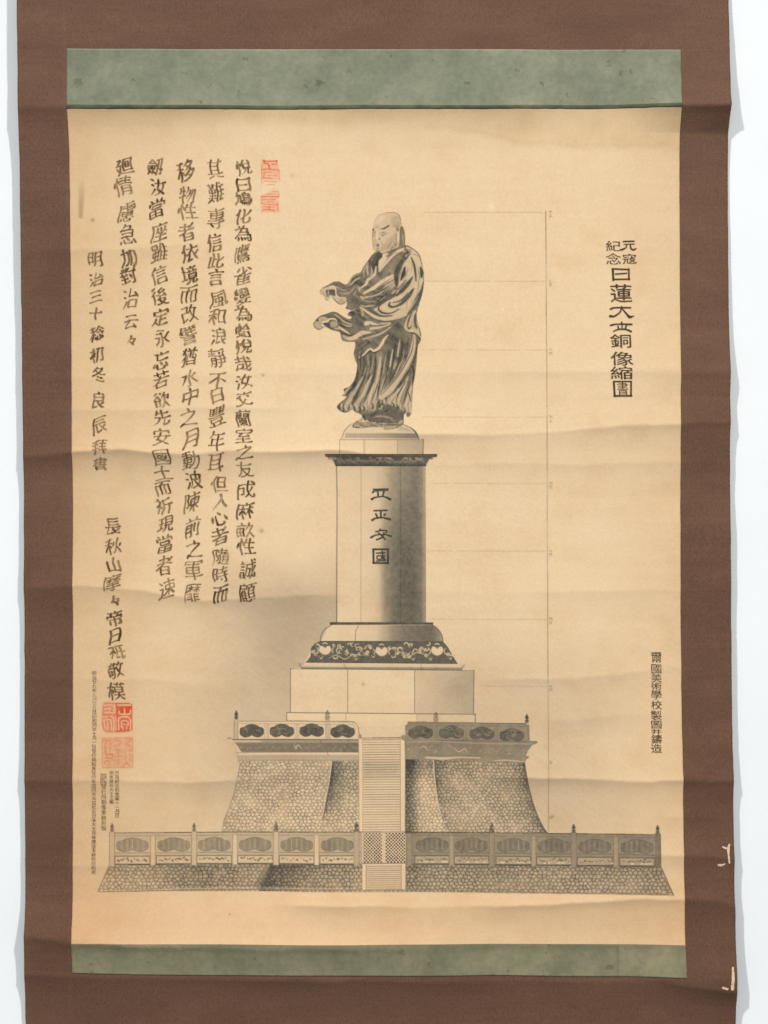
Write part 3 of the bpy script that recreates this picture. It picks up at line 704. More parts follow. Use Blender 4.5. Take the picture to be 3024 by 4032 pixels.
for p, w_, t in (([(330, 1750), (420, 1750)], 20, .5), ([(370, 1750), (340, 1850), (420, 1870)], 16, .45), ([(490, 1740), (580, 1780), (500, 1830)], 16, .5), ([(630, 1720), (720, 1740), (650, 1800), (720, 1830)], 18, .5), ([(620, 1835), (740, 1835)], 14, .5),
                 ([(350, 1900), (370, 1960), (450, 1950), (440, 2010), (370, 2000)], 24, .6), ([(490, 1990), (600, 1980)], 16, .5), ([(540, 1880), (545, 2100)], 18, .4), ([(640, 1900), (650, 2060), (700, 2110)], 16, .45), ([(720, 1860), (700, 2050)], 16, .4),
                 ([(330, 2100), (360, 2050), (410, 2060), (400, 2110)], 14, .55), ([(600, 2140), (660, 2080), (720, 2130)], 14, .5), ([(480, 1880), (590, 1900)], 14, .4), ([(430, 1780), (430, 1880)], 12, .35)):
    cv.line(p, w_, t, soft=3, mode='dark', taper=False)
cv.build('seal', paper, 'square pale pink seal, worn almost away, below the bright red one', grain=.5)

# ============ measuring scale ============
cv = Canvas(1660, 822, 2200, 3290, 2.0, (0.12, 0.11, 0.08))
r_ = random.Random(3)
def faint(p0, p1, w_, t, skip=.08):
    n_ = 24
    for i in range(n_):
        a = i / n_; b_ = (i + 1) / n_
        if r_.random() < skip: continue
        q0 = (p0[0] + (p1[0] - p0[0]) * a, p0[1] + (p1[1] - p0[1]) * a); q1 = (p0[0] + (p1[0] - p0[0]) * b_, p0[1] + (p1[1] - p0[1]) * b_)
        cv.line([q0, q1], w_, t * (0.6 + 0.7 * r_.random()), soft=2, smooth=0, taper=False, mode='dark')
faint((2150, 832), (2160, 3272), 2.8, .40, 0); faint((2148, 832), (2150, 1000), 2.6, .25); faint((2150, 1200), (2152, 1420), 2.6, .2)
for ys, x0, nm in ((833, 1670, '十'), (1105, 1668, '九'), (1376, 1650, '八'), (1641, 1640, '七'), (1902, 1690, '六'), (2168, 1685, '五'), (2437, 1690, '四'), (2700, 1890, '三'), (2985, 2140, '二'), (3205, 2140, '一')):
    if x0 < 2000: faint((x0, ys), (2152, ys + 1), 2.0, .14 if x0 < 1800 else .07)
    for k, chh in enumerate((nm, '丈')):
        put_glyph(cv, chh, 2168, ys + 6 + k * 15 - 6, 17, 14, seed, .5, .14, brush=.3, slant=0); seed += 1
cv.build('measuring_scale', paper, 'thin ruled height scale to the right of the printed monument', thr=0.03, grain=.1)

# ============ printed statue ============
cv = Canvas(1220, 820, 1672, 1700, 1.7, (0.050, 0.066, 0.086))
cv.tf(1200, 780, .31344)
o2 = 1340
body = [(1262, 590), (1330, 615), (1400, 665), (1445, 720), (1465, 800), (1480, 860), (1495, 950), (1495, 1040), (1485, 1150), (1470, 1220), (1450, 1290), (1425, 1370), (1410, 1440), (1412, 1540), (1440, 1640),
        (1460, 1710), (1455, 1780), (1440, 1820), (1420, 1860), (1410, 1980), (1400, 2100), (1385, 2220), (1365, 2320), (1355, 2440), (1345, 2590), (1335, 2710), (1290, 2755), (1262, 2700), (1240, 2740), (1240, 2820), (1225, 2850),
        (1150, 2895), (1000, 2910), (975, 2880), (840, 2875), (700, 2890), (600, 2875), (630, 2825), (720, 2760), (700, 2715), (640, 2690), (600, 2655), (560, 2680), (495, 2695), (430, 2660), (405, 2625), (440, 2580), (500, 2530), (530, 2495),
        (470, 2485), (500, 2450), (490, 2400), (560, 2370), (610, 2310), (640, 2240), (655, 2170), (660, 2100), (635, 2040), (618, 1980), (614, 1940), (632, 1880), (630, 1810), (560, 1805), (500, 1798), (465, 1780), (450, 1710), (430, 1680),
        (350, 1660), (300, 1635), (250, 1615), (210, 1645), (160, 1650), (115, 1610), (108, 1580), (150, 1520), (200, 1480), (260, 1460), (300, 1445), (350, 1430), (410, 1440), (460, 1470), (510, 1500), (560, 1520), (592, 1495), (540, 1468), (560, 1430), (590, 1412),
        (515, 1385), (530, 1340), (525, 1295), (500, 1320), (450, 1335), (400, 1310), (350, 1255), (330, 1222), (290, 1282), (260, 1270), (250, 1230), (200, 1200), (190, 1165), (230, 1120), (300, 1090), (370, 1052), (430, 1050), (480, 1075), (530, 1080), (580, 1010),
        (620, 960), (700, 930), (740, 860), (790, 790), (840, 720), (900, 670), (980, 690), (1100, 640)]
head = [(862, 640), (850, 560), (845, 470), (850, 410), (865, 340), (885, 270), (930, 215), (1000, 190), (1060, 175), (1140, 180), (1185, 210), (1205, 260), (1215, 330), (1240, 370), (1258, 430), (1262, 600), (1180, 700), (1030, 720), (960, 690), (900, 668)]
cv.poly(head, 0.13, soft=2, smooth=3, mask=True)
cv.poly(body, 0.71, soft=2, smooth=3, mask=True)
LH = lambda p, w, t, **k: cv.line(p, np.array(w) * 1.1 + 1.0 if np.ndim(w) else w * 1.1 + 1.0, t, soft=2.6, **k)
def LN(p, w, t, **k):
    k.setdefault('soft', 2.8)
    mw = np.max(w)
    if mw >= 12:
        k2 = dict(k); k2['soft'] = 9; k2['op'] = .38
        cv.line(p, (np.array(w) * 1.7 + 8) if np.ndim(w) else w * 1.7 + 8, t * .75 if t > .5 else .45, **k2)
    cv.line(p, (np.array(w) * 1.12 + 3.0) if np.ndim(w) else w * 1.12 + (4.0 if t > .5 else 2.0), min(t * 1.06, .97) if t > .5 else t * .9, **k)
# body tone variation
sl = (slice(0, cv.ny), slice(0, cv.nx))
cv.D = np.where(cv.D > .5, cv.D + 0.22 * (fbm(cv.X, cv.Y, 60, 300, 3) - .5), cv.D)
# pleats of the skirt follow the fall of the cloth
Yz = (cv.Y - 780) / .31344; Xz = (cv.X - 1200) / .31344
xl_ = np.interp(Yz, [1700, 1850, 2100, 2350, 2480, 2600, 2720], [560, 620, 650, 600, 500, 420, 420]); xr_ = np.interp(Yz, [1700, 1850, 2100, 2350, 2600, 2720], [1440, 1425, 1400, 1365, 1345, 1335])
ss = (Xz - xl_) / (xr_ - xl_)
pl_ = vnoise(ss * 1000, Yz, 42, 310, 420) * .6 + vnoise(ss * 1000, Yz, 19, 311, 260) * .4
wgt = sstep(1880, 2000, Yz) * (1 - sstep(2650, 2720, Yz)) * (cv.D > .5)
cv.D = cv.D + wgt * (0.72 * (pl_ - .5) - .22 * sstep(2200, 2560, Yz) * (pl_ < .55))
wg2 = (1 - sstep(1800, 1900, Yz)) * (cv.D > .5)
cv.D = cv.D + wg2 * .34 * (vnoise(Xz * .8 + Yz * .6, Yz * .8 - Xz * .6, 200, 312, 34) - .5)
# --- head
cv.poly([(1195, 380), (1225, 350), (1255, 430), (1258, 590), (1225, 600), (1180, 640), (1190, 520)], .62, smooth=3)
LH([(1225, 430), (1235, 520), (1240, 590)], 12, .35)
cv.poly([(1100, 240), (1180, 230), (1205, 330), (1150, 380), (1090, 330)], .26, soft=12, smooth=3)
cv.poly([(1050, 520), (1140, 430), (1185, 500), (1160, 620), (1060, 640), (950, 680), (930, 640)], .26, soft=12, smooth=3)
cv.poly([(940, 430), (1030, 420), (1030, 460), (960, 480)], .22, soft=7, smooth=3)
cv.poly([(850, 400), (885, 410), (880, 490), (850, 480)], .34, soft=6, smooth=3)
cv.poly([(850, 520), (890, 500), (900, 560), (870, 640), (855, 600)], .25, soft=6, smooth=3)
LH([(855, 640), (847, 560), (845, 470), (850, 410), (862, 345)], 9, .38); LH([(865, 340), (885, 270), (930, 215), (1000, 190)], 9, .38); LH([(985, 196), (1060, 175), (1140, 180), (1185, 212), (1207, 270), (1215, 330)], 12, .48)
LH([(815, 370), (850, 390), (870, 398)], 22, .8); LH([(875, 370), (910, 362), (935, 372)], 10, .35)
LH([(960, 385), (1000, 378), (1055, 345)], [10, 20, 18], .72); LH([(960, 440), (985, 430), (1010, 445)], 12, .5); LH([(965, 470), (1000, 460)], 12, .55); LH([(905, 400), (908, 470), (900, 515)], 16, .03)
cv.ell(938, 512, 10, 12, .72, soft=3); LH([(950, 560), (980, 590), (960, 640)], 9, .35)
cv.ell(918, 592, 20, 24, .55, soft=6); cv.ell(916, 585, 10, 8, .8, soft=3); LH([(895, 628), (930, 634)], 10, .5)
LH([(1120, 345), (1160, 350), (1200, 350)], 10, .4); cv.ell(1165, 392, 20, 22, .52, soft=5); LH([(1150, 430), (1145, 500), (1165, 590)], 10, .45); LH([(1180, 430), (1170, 560)], 16, .05)
LH([(1100, 540), (1060, 590), (1030, 650)], 12, .45); LH([(1135, 560), (1140, 610)], 14, .55); LH([(1060, 660), (1110, 610), (1120, 650)], 10, .5); LH([(1000, 690), (1040, 680), (1090, 640)], 9, .35)
LH([(880, 650), (940, 685), (990, 690)], 10, .4); LH([(905, 655), (935, 680), (955, 715)], [10, 24, 30], .62); LH([(890, 640), (920, 650), (960, 645)], 8, .35)
LH([(900, 300), (980, 290), (1060, 300)], 4, .22); LH([(910, 330), (990, 318), (1070, 325)], 4, .2); LH([(1020, 500), (1060, 520), (1080, 560)], 6, .35); LH([(960, 530), (975, 560)], 5, .4)
LH([(890, 415), (880, 440)], 8, .5); LH([(1000, 560), (1010, 620), (980, 660)], 5, .3); LH([(1090, 470), (1100, 520)], 8, .25); LH([(870, 560), (880, 610)], 6, .3); LH([(1130, 260), (1180, 300)], 8, .22)
cv.poly([(870, 300), (930, 230), (1010, 215), (1000, 260), (930, 310)], .05, soft=14, smooth=3)
# --- chest
cv.poly([(978, 700), (1040, 690), (1060, 720), (1000, 820), (938, 918), (922, 850), (935, 780), (972, 745)], .08, smooth=2)
LN([(1240, 640), (1150, 680), (1060, 770), (940, 915)], [34, 30, 26, 20], .14); LN([(1110, 650), (1060, 710), (1025, 735)], 18, .6)
LN([(1215, 690), (1120, 740), (1020, 850), (938, 935)], 9, .6); LN([(1170, 665), (1050, 745)], 6, .45)
cv.poly([(1090, 780), (1190, 720), (1180, 800), (1080, 930), (980, 960)], .48, soft=16, smooth=3, op=.8)
cv.poly([(860, 760), (920, 680), (970, 700), (970, 740), (930, 760), (900, 900), (850, 880)], .86, soft=4, smooth=3)
LN([(905, 780), (890, 880), (880, 960)], 40, .86)
LN([(895, 860), (880, 950), (830, 1000), (790, 1030), (770, 1080), (700, 1130)], [10, 26, 24, 28, 26, 10], .16)
LN([(790, 820), (785, 900), (795, 970)], 20, .3); LN([(835, 860), (840, 940), (820, 1000)], 14, .35); LN([(750, 900), (740, 1000)], 16, .5)
LN([(800, 800), (760, 870), (720, 940)], 16, .4); LN([(700, 945), (640, 960), (560, 1060), (530, 1090)], 14, .45)
LN([(690, 1000), (620, 1040), (560, 1110), (480, 1140), (390, 1115)], [12, 16, 18, 16, 10], .36)
LN([(660, 980), (610, 1010), (580, 1060)], 10, .9); LN([(650, 1090), (600, 1150), (530, 1200), (450, 1190)], 12, .42); LN([(660, 1030), (600, 1090), (520, 1130), (430, 1130)], 10, .88)
LN([(670, 1110), (690, 1160)], 26, .3); LN([(640, 1160), (620, 1220)], 16, .5)
# upper hand and cuff
cv.poly([(192, 1168), (232, 1122), (300, 1092), (375, 1100), (395, 1140), (390, 1200), (420, 1236), (510, 1245), (520, 1290), (450, 1332), (400, 1308), (350, 1252), (330, 1222), (290, 1280), (262, 1270), (250, 1228), (205, 1200)], .20, smooth=2)
cv.poly([(265, 1160), (300, 1150), (375, 1150), (385, 1220), (350, 1225), (320, 1210), (290, 1240), (275, 1225)], .82, soft=4, smooth=2)
LN([(300, 1118), (370, 1115), (395, 1160)], 10, .1); LN([(230, 1130), (300, 1095), (370, 1052), (440, 1055), (500, 1080)], 14, .62)
LN([(195, 1165), (230, 1180), (250, 1225), (270, 1262)], 9, .45); LN([(300, 1160), (290, 1230)], 12, .35); LN([(395, 1140), (392, 1200), (430, 1240)], 10, .1)
LN([(345, 1240), (400, 1305), (450, 1333), (500, 1315)], 10, .6); LN([(430, 1290), (480, 1290)], 24, .4, soft=8); LN([(340, 1230), (370, 1270)], 16, .4)
# chest sweeping folds
LN([(1135, 975), (1010, 1035), (870, 1125), (740, 1195)], [50, 54, 40, 16], .13); LN([(1130, 1040), (1030, 1110), (940, 1190), (860, 1225), (725, 1255)], [20, 34, 22, 20, 16], .30)
LN([(1120, 1090), (1050, 1160), (960, 1270)], [30, 26, 14], .34); LN([(1090, 1200), (1140, 1160)], 24, .4)
LN([(1100, 1000), (980, 1075), (880, 1150)], 7, .62); LN([(1060, 1100), (930, 1180), (820, 1225)], 12, .8); LN([(1080, 1130), (980, 1240), (900, 1300)], 14, .82)
LN([(860, 1240), (950, 1240), (1050, 1200)], 10, .88); LN([(720, 1270), (800, 1300), (900, 1290)], 8, .35); LN([(700, 1230), (740, 1270)], 18, .25)
LN([(1080, 960), (1150, 960), (1155, 1050), (1165, 1120)], 10, .3)
# big right sleeve
cv.poly([(1272, 605), (1400, 672), (1446, 740), (1478, 880), (1488, 1050), (1466, 1200), (1400, 1370), (1270, 1480), (1100, 1530), (920, 1520), (830, 1440), (960, 1330), (1060, 1280), (1130, 1240), (1165, 1150), (1195, 960), (1235, 830), (1300, 740)], .14, soft=4, smooth=2)
cv.poly([(1250, 640), (1330, 640), (1330, 700), (1270, 760), (1230, 720)], .45, soft=6, smooth=2)
LN([(1250, 630), (1300, 680), (1250, 700), (1260, 760), (1320, 700)], 14, .85); LN([(1200, 700), (1240, 780), (1180, 800)], 12, .7)
LN([(1262, 592), (1330, 615), (1400, 665), (1445, 720), (1465, 800), (1480, 860)], 11, .62); LN([(1340, 700), (1400, 712), (1440, 740)], 8, .5)
LN([(1340, 750), (1375, 840), (1392, 950), (1398, 1040)], [10, 20, 16, 8], .82); LN([(1300, 780), (1340, 830)], 6, .3)
LN([(1222, 780), (1170, 880), (1150, 980), (1155, 1100)], [30, 50, 50, 20], .80); LN([(1256, 870), (1240, 950), (1208, 1030)], [14, 44, 12], .85)
LN([(1290, 850), (1280, 960), (1220, 1080)], 8, .35); LN([(1355, 990), (1300, 1070), (1220, 1160), (1150, 1225)], [8, 40, 44, 14], .78)
LN([(1270, 1030), (1210, 1110), (1160, 1150)], [10, 30, 12], .55)
LN([(1455, 870), (1470, 940), (1465, 990)], [14, 36, 16], .88); LN([(1420, 880), (1440, 1000), (1420, 1060)], 10, .5)
LN([(1492, 1060), (1470, 1160), (1420, 1270), (1350, 1400), (1290, 1460)], [10, 34, 56, 40, 10], .74); LN([(1440, 1030), (1420, 1150), (1400, 1230)], 10, .45); LN([(1430, 1230), (1350, 1360), (1300, 1420)], 8, .3)
LN([(1365, 1140), (1310, 1220), (1220, 1320), (1120, 1365), (1060, 1350), (1070, 1310)], [12, 44, 26, 16, 22, 10], .78); LN([(1300, 1210), (1200, 1290), (1110, 1310)], [30, 14, 8], .7)
LN([(1010, 1300), (940, 1350), (930, 1400), (980, 1440), (1080, 1445), (1180, 1400)], [8, 12, 18, 16, 10, 6], .82)
LN([(830, 1330), (900, 1340), (960, 1300), (1050, 1270)], [26, 34, 16, 10], .78); LN([(760, 1350), (860, 1430), (960, 1480), (1100, 1475)], [40, 34, 20, 6], .74)
LN([(700, 1370), (800, 1440), (900, 1500), (1060, 1520), (1200, 1460), (1320, 1370)], [16, 22, 24, 30, 30, 8], .18); LN([(740, 1420), (830, 1510), (960, 1550), (1100, 1540)], 10, .72)
LN([(700, 1340), (760, 1360), (880, 1345)], 14, .3); LN([(690, 1360), (730, 1440), (720, 1490)], 18, .35); LN([(640, 1400), (690, 1430)], 16, .9); LN([(560, 1440), (620, 1440), (600, 1480)], 20, .85)
LN([(560, 1420), (640, 1400)], 8, .4)
# lower hand
cv.poly([(110, 1585), (150, 1525), (215, 1485), (270, 1500), (300, 1530), (260, 1560), (215, 1580), (215, 1640), (165, 1650), (118, 1615)], .30, smooth=2)
LN([(108, 1585), (150, 1522), (200, 1482), (260, 1462), (350, 1432), (410, 1442)], 12, .68); LN([(112, 1600), (150, 1645), (205, 1645)], 11, .6); cv.ell(160, 1535, 14, 14, .85, soft=4)
LN([(225, 1560), (290, 1545), (310, 1520), (380, 1520), (420, 1560)], [18, 16, 14, 12, 8], .08); LN([(215, 1590), (240, 1610)], 24, .1); LN([(240, 1580), (300, 1590)], 14, .9)
cv.ell(365, 1585, 52, 42, .34, soft=8); LN([(310, 1560), (305, 1620), (360, 1655)], 14, .82); LN([(400, 1520), (450, 1600), (540, 1640)], 12, .85)
LN([(370, 1460), (440, 1500), (500, 1555), (590, 1590)], [10, 16, 18, 10], .38); LN([(420, 1470), (500, 1530), (590, 1560)], 8, .85); LN([(440, 1560), (500, 1600), (580, 1610)], [8, 14, 10], .30); LN([(340, 1480), (420, 1530), (480, 1600), (570, 1630)], 10, .8)
LN([(430, 1625), (490, 1660), (560, 1705)], [22, 18, 8], .14); LN([(370, 1640), (450, 1640)], 14, .3)
LN([(480, 1735), (560, 1765), (640, 1745), (720, 1695), (820, 1688)], [20, 40, 50, 44, 20], .18); LN([(455, 1700), (500, 1790), (560, 1803), (640, 1795), (740, 1760)], 9, .55); LN([(500, 1740), (530, 1740)], 30, .4, soft=8)
LN([(680, 1755), (780, 1725), (880, 1700), (960, 1680)], [8, 14, 16, 8], .72); LN([(730, 1775), (850, 1740), (960, 1700), (1080, 1620)], [8, 16, 18, 8], .30); LN([(470, 1690), (560, 1730), (620, 1710)], 12, .88)
# lower sleeve folds
LN([(775, 1555), (860, 1570), (960, 1585), (1080, 1570)], [20, 38, 26, 10], .15); LN([(760, 1580), (800, 1570)], 40, .12); LN([(810, 1520), (880, 1560), (1000, 1600)], 8, .72); LN([(830, 1640), (930, 1625), (1060, 1590)], [26, 24, 10], .22)
LN([(860, 1600), (930, 1605), (1050, 1580)], 9, .7); LN([(850, 1660), (960, 1650), (1100, 1590), (1200, 1520)], 10, .6)
# zigzag hem
LN([(680, 2005), (740, 1970), (790, 1915), (830, 1895), (862, 1920), (925, 1895), (970, 1830), (1000, 1770), (1045, 1722)], [8, 14, 16, 16, 22, 34, 30, 22, 8], .12); LN([(690, 2015), (760, 1975), (820, 1918), (858, 1942), (935, 1915), (985, 1850)], 8, .95)
# right hanging sleeve tail
cv.poly([(1300, 1480), (1400, 1400), (1405, 1540), (1448, 1660), (1455, 1760), (1420, 1730), (1300, 1680), (1245, 1625), (1270, 1540)], .2, soft=4, smooth=2)
LN([(1390, 1440), (1385, 1560), (1410, 1640)], 24, .78); LN([(1350, 1430), (1310, 1520), (1290, 1600)], [8, 20, 10], .7); LN([(1290, 1610), (1310, 1640), (1345, 1600)], 12, .75); LN([(1310, 1660), (1400, 1680), (1450, 1750)], 22, .08)
LN([(1300, 1690), (1380, 1705), (1440, 1760), (1450, 1790)], 12, .85); LN([(1340, 1550), (1345, 1600)], 10, .4); LN([(1412, 1500), (1445, 1650), (1460, 1740)], 9, .7)
# --- skirt
LN([(1375, 1725), (1365, 1850), (1330, 1990), (1260, 2130), (1180, 2260), (1080, 2390), (965, 2500)], [20, 50, 54, 50, 56, 76, 60], .22)
LN([(1415, 1730), (1405, 1900), (1370, 2050), (1290, 2200), (1180, 2360), (1060, 2500)], 14, .82)
LN([(1370, 1740), (1350, 1900), (1290, 2040), (1190, 2210), (1060, 2370), (960, 2480)], 7, .9, op=.8)
pl = [([(1195, 1780), (1180, 1880), (1165, 1990)], 16, .34), ([(1108, 1900), (1085, 2020), (1070, 2120)], 13, .24), ([(950, 2000), (935, 2140), (905, 2320), (885, 2450), (860, 2560)], 30, .26), ([(840, 2230), (790, 2340), (730, 2470), (640, 2600)], 32, .28),
      ([(730, 2250), (660, 2380), (590, 2490), (520, 2590)], 34, .32), ([(1040, 2180), (1000, 2300), (965, 2450)], 20, .36), ([(875, 2330), (830, 2460), (800, 2600)], 24, .2), ([(1300, 2250), (1240, 2380), (1190, 2500), (1170, 2600)], 24, .22),
      ([(1340, 2350), (1315, 2450), (1280, 2560), (1250, 2650)], 22, .22), ([(1240, 2340), (1160, 2440), (1080, 2540)], 20, .26), ([(1200, 2440), (1140, 2540), (1100, 2610)], 24, .16), ([(660, 2390), (600, 2440), (560, 2490)], 16, .45),
      ([(1020, 1980), (1000, 2100), (990, 2200)], 12, .5), ([(1240, 2000), (1180, 2130), (1130, 2230)], 12, .45), ([(870, 1980), (850, 2100), (820, 2200)], 12, .5), ([(1140, 2040), (1120, 2140), (1150, 2080)], 14, .42), ([(1290, 1850), (1270, 1960)], 10, .45), ([(770, 2140), (740, 2260)], 12, .5),
      ([(580, 2370), (520, 2430), (490, 2480)], 18, .35), ([(1325, 2560), (1318, 2690)], 18, .22), ([(1280, 2640), (1265, 2740)], 14, .3), ([(960, 2220), (930, 2350)], 22, .25), ([(700, 2500), (660, 2600)], 20, .35), ([(990, 2560), (940, 2650)], 22, .28)]
for p, w_, t in pl: LN(p, [w_ * .3, w_, w_ * 1.1, w_ * .8], t, soft=3)
dk = [([(990, 2020), (960, 2200), (930, 2400), (905, 2540)], 12), ([(900, 2040), (870, 2240), (810, 2400), (750, 2560)], 12), ([(800, 2100), (740, 2280), (640, 2480), (560, 2600)], 14), ([(1060, 1900), (1050, 2060), (1020, 2250), (960, 2440)], 10), ([(1150, 1750), (1130, 1900), (1100, 2100), (1060, 2250)], 10),
      ([(1230, 1780), (1210, 1950), (1150, 2150), (1080, 2290)], 10), ([(1330, 2300), (1280, 2440), (1230, 2600)], 12), ([(1270, 2300), (1190, 2440), (1130, 2580)], 9), ([(1300, 1750), (1280, 1900), (1230, 2050)], 9), ([(720, 1900), (700, 2050), (710, 2180)], 12), ([(660, 2120), (660, 2260), (620, 2360), (590, 2420)], 26),
      ([(930, 2300), (880, 2450), (840, 2560)], 8), ([(690, 2440), (620, 2560), (540, 2660)], 14), ([(860, 1790), (750, 1860), (670, 1930)], 7), ([(760, 1800), (660, 1860)], 6), ([(1350, 2100), (1370, 2200), (1350, 2350)], 20), ([(1300, 2430), (1330, 2560)], 8)]
for p, w_ in dk: LN(p, w_, .88, soft=3, op=.85)
# hem ripples
for i, (x, y) in enumerate([(425, 2625), (495, 2655), (560, 2640), (625, 2650), (690, 2660), (745, 2645), (800, 2640), (860, 2620), (930, 2600), (980, 2570), (1040, 2570), (1110, 2610), (1180, 2640), (1245, 2670), (1300, 2680)]):
    q = random.Random(i * 3 + 1); k1 = q.uniform(.6, 1.5); x += q.uniform(-12, 12)
    if i % 4 != 2: LN([(x - 10 * k1, y - 34 * k1), (x + 8, y), (x - 2, y + 24)], [6, 16 * k1, 20], q.uniform(.7, .9), soft=4)
    LN([(x + 26, y - 60 * k1), (x + 32, y + 4)], [8, 18, 14], q.uniform(.2, .34), soft=3.5)
LN([(405, 2625), (440, 2580), (500, 2530), (530, 2495)], 9, .6); LN([(410, 2630), (450, 2670), (500, 2692), (560, 2680)], 9, .75); LN([(640, 2690), (700, 2715), (770, 2700), (840, 2710)], 10, .6); LN([(500, 2640), (540, 2590), (600, 2520)], 22, .28)
a = random.Random(77)
for (x0, y0, x1, y1, n_, bx, by) in ((1290, 760, 1420, 1360, 7, 60, 0), (800, 1380, 1300, 1440, 6, 0, 60), (660, 1130, 860, 1330, 5, 30, -10), (1000, 700, 1180, 960, 6, -60, 20), (640, 1520, 800, 1760, 6, 10, 10), (1300, 1500, 1430, 1700, 5, 10, 0), (560, 1000, 700, 1180, 5, -20, 10)):
    for i in range(n_):
        px_ = x0 + (x1 - x0) * a.random(); py_ = y0 + (y1 - y0) * a.random(); L_ = a.uniform(60, 130); an = math.atan2(y1 - y0, x1 - x0) * a.choice((1, 1, .8)) + a.uniform(-.3, .3)
        if bx < 0 or (x0, y0) == (1290, 760): an = a.uniform(1.5, 2.2)
        cv.line([(px_, py_), (px_ + L_ * .5 * math.cos(an) + a.uniform(-8, 8), py_ + L_ * .5 * math.sin(an)), (px_ + L_ * math.cos(an), py_ + L_ * math.sin(an))], 6, a.choice((.25, .85, .9)), soft=2.2, op=.5)
# under-robe and feet
cv.poly([(740, 2720), (830, 2710), (900, 2660), (1000, 2650), (1030, 2590), (1100, 2610), (1180, 2670), (1255, 2690), (1245, 2780), (1225, 2850), (1150, 2830), (1000, 2860), (840, 2860), (790, 2800)], .76, soft=4, smooth=2)
LN([(860, 2760), (950, 2740), (1080, 2770), (1130, 2820)], 14, .5); LN([(1060, 2730), (1090, 2790), (1180, 2790)], 10, .55); LN([(820, 2740), (900, 2700)], 12, .9); LN([(1000, 2690), (1060, 2650)], 20, .85)
cv.poly([(610, 2872), (640, 2820), (720, 2760), (790, 2790), (830, 2850), (760, 2868), (690, 2890)], .25, soft=3, smooth=2)
LN([(630, 2860), (690, 2862)], 20, .02); LN([(720, 2800), (800, 2850)], 24, .06); LN([(650, 2805), (700, 2840), (740, 2868)], 14, .9); LN([(600, 2878), (700, 2892), (830, 2872)], 11, .8); LN([(630, 2815), (690, 2775), (720, 2760)], 9, .6); LN([(730, 2730), (770, 2790)], 20, .82)
LN([(1000, 2885), (1080, 2878), (1150, 2862)], 24, .08); LN([(985, 2850), (990, 2905)], 18, .05); LN([(1010, 2860), (1100, 2850), (1180, 2850)], 8, .85); LN([(1000, 2910), (1080, 2905), (1160, 2880)], 10, .85); LN([(1180, 2840), (1225, 2800)], 30, .4)
cv.D *= np.clip(sstep(-2, 2, np.where(cv.M, 5, -5)), 0, 1)
cv.build('printed_statue', paper, 'robed figure printed in grey ink, hands held out before him', grain=.12)

# ============ pedestal ============
cv = Canvas(1120, 1655, 1885, 2925, 2.0)
cv.tf(1240, 1660, .31344)
statue_foot = None
def grad(pts):                   # horizontal tone profile in photo x
    xs_, ts_ = zip(*pts)
    return lambda X, Y: np.interp(X, xs_, ts_)
cv.poly([(325, 230), (345, 190), (380, 110), (440, 45), (520, 8), (1110, 35), (1200, 80), (1265, 140), (1302, 212), (1302, 230)], .10, smooth=0, mask=True)
cv.poly([(385, 150), (1270, 150), (1302, 205), (1300, 215), (385, 205)], lambda X, Y: .34 + .14 * sstep(1500, 1640, X), soft=4)
cv.line([(325, 232), (345, 190), (380, 110), (440, 45), (490, 15)], 9, .6); cv.line([(1110, 38), (1200, 80), (1265, 140), (1304, 215)], [8, 12, 24, 10], .75)
cv.poly([(1080, 60), (1180, 80), (1230, 140), (1040, 110)], .3, soft=12)
cv.poly([(312, 232), (1362, 232), (1362, 408), (312, 408)], grad([(1335, .03), (1560, .05), (1570, .16), (1660, .24), (1668, .12)]), mask=True)
LW = lambda p, w=7, t=.5: cv.line(p, w, t, taper=False, smooth=0, soft=2.2, mode='dark')
LW([(312, 232), (1365, 228)], 9, .4); LW([(312, 235), (312, 408)], 8, .5); LW([(615, 235), (615, 408)], 8, .32); LW([(632, 235), (628, 408)], 8, .25); LW([(1037, 235), (1037, 408)], 8, .35); LW([(1362, 225), (1356, 408)], 14, .5)
# shaft
def shaft(X, Y):
    f = sstep(1840, 2200, Y); x = X - (Y - 1835) * 0.006
    t = np.interp(x, [1326, 1424, 1470, 1500, 1540, 1577, 1640, 1664, 1674], [.02, .03, .06, .12, .36, .50, .62, .50, .22])
    t2 = np.interp(x, [1326, 1424, 1470, 1490, 1512, 1545, 1577, 1620, 1655, 1674], [.03, .05, .09, .16, .46, .66, .74, .76, .66, .34])
    mott = .6 * (fbm(X, Y, 16, 120, 3) - .5) + .6 * (fbm(X, Y, 24, 121, 2, 110) - .5)
    return np.clip(t * (1 - f) + t2 * f + .16 * mott * sstep(1440, 1560, X) * 1.1, 0, .9)
cv.poly([(270, 560), (1385, 560), (1392, 2530), (272, 2530)], shaft, mask=True)
LW([(272, 560), (278, 900), (276, 1500), (274, 2530)], 13, .55); LW([(580, 565), (578, 2530)], 6, .42); LW([(1076, 565), (1076, 2530)], 6, .55); LW([(1385, 560), (1390, 2530)], 9, .45)
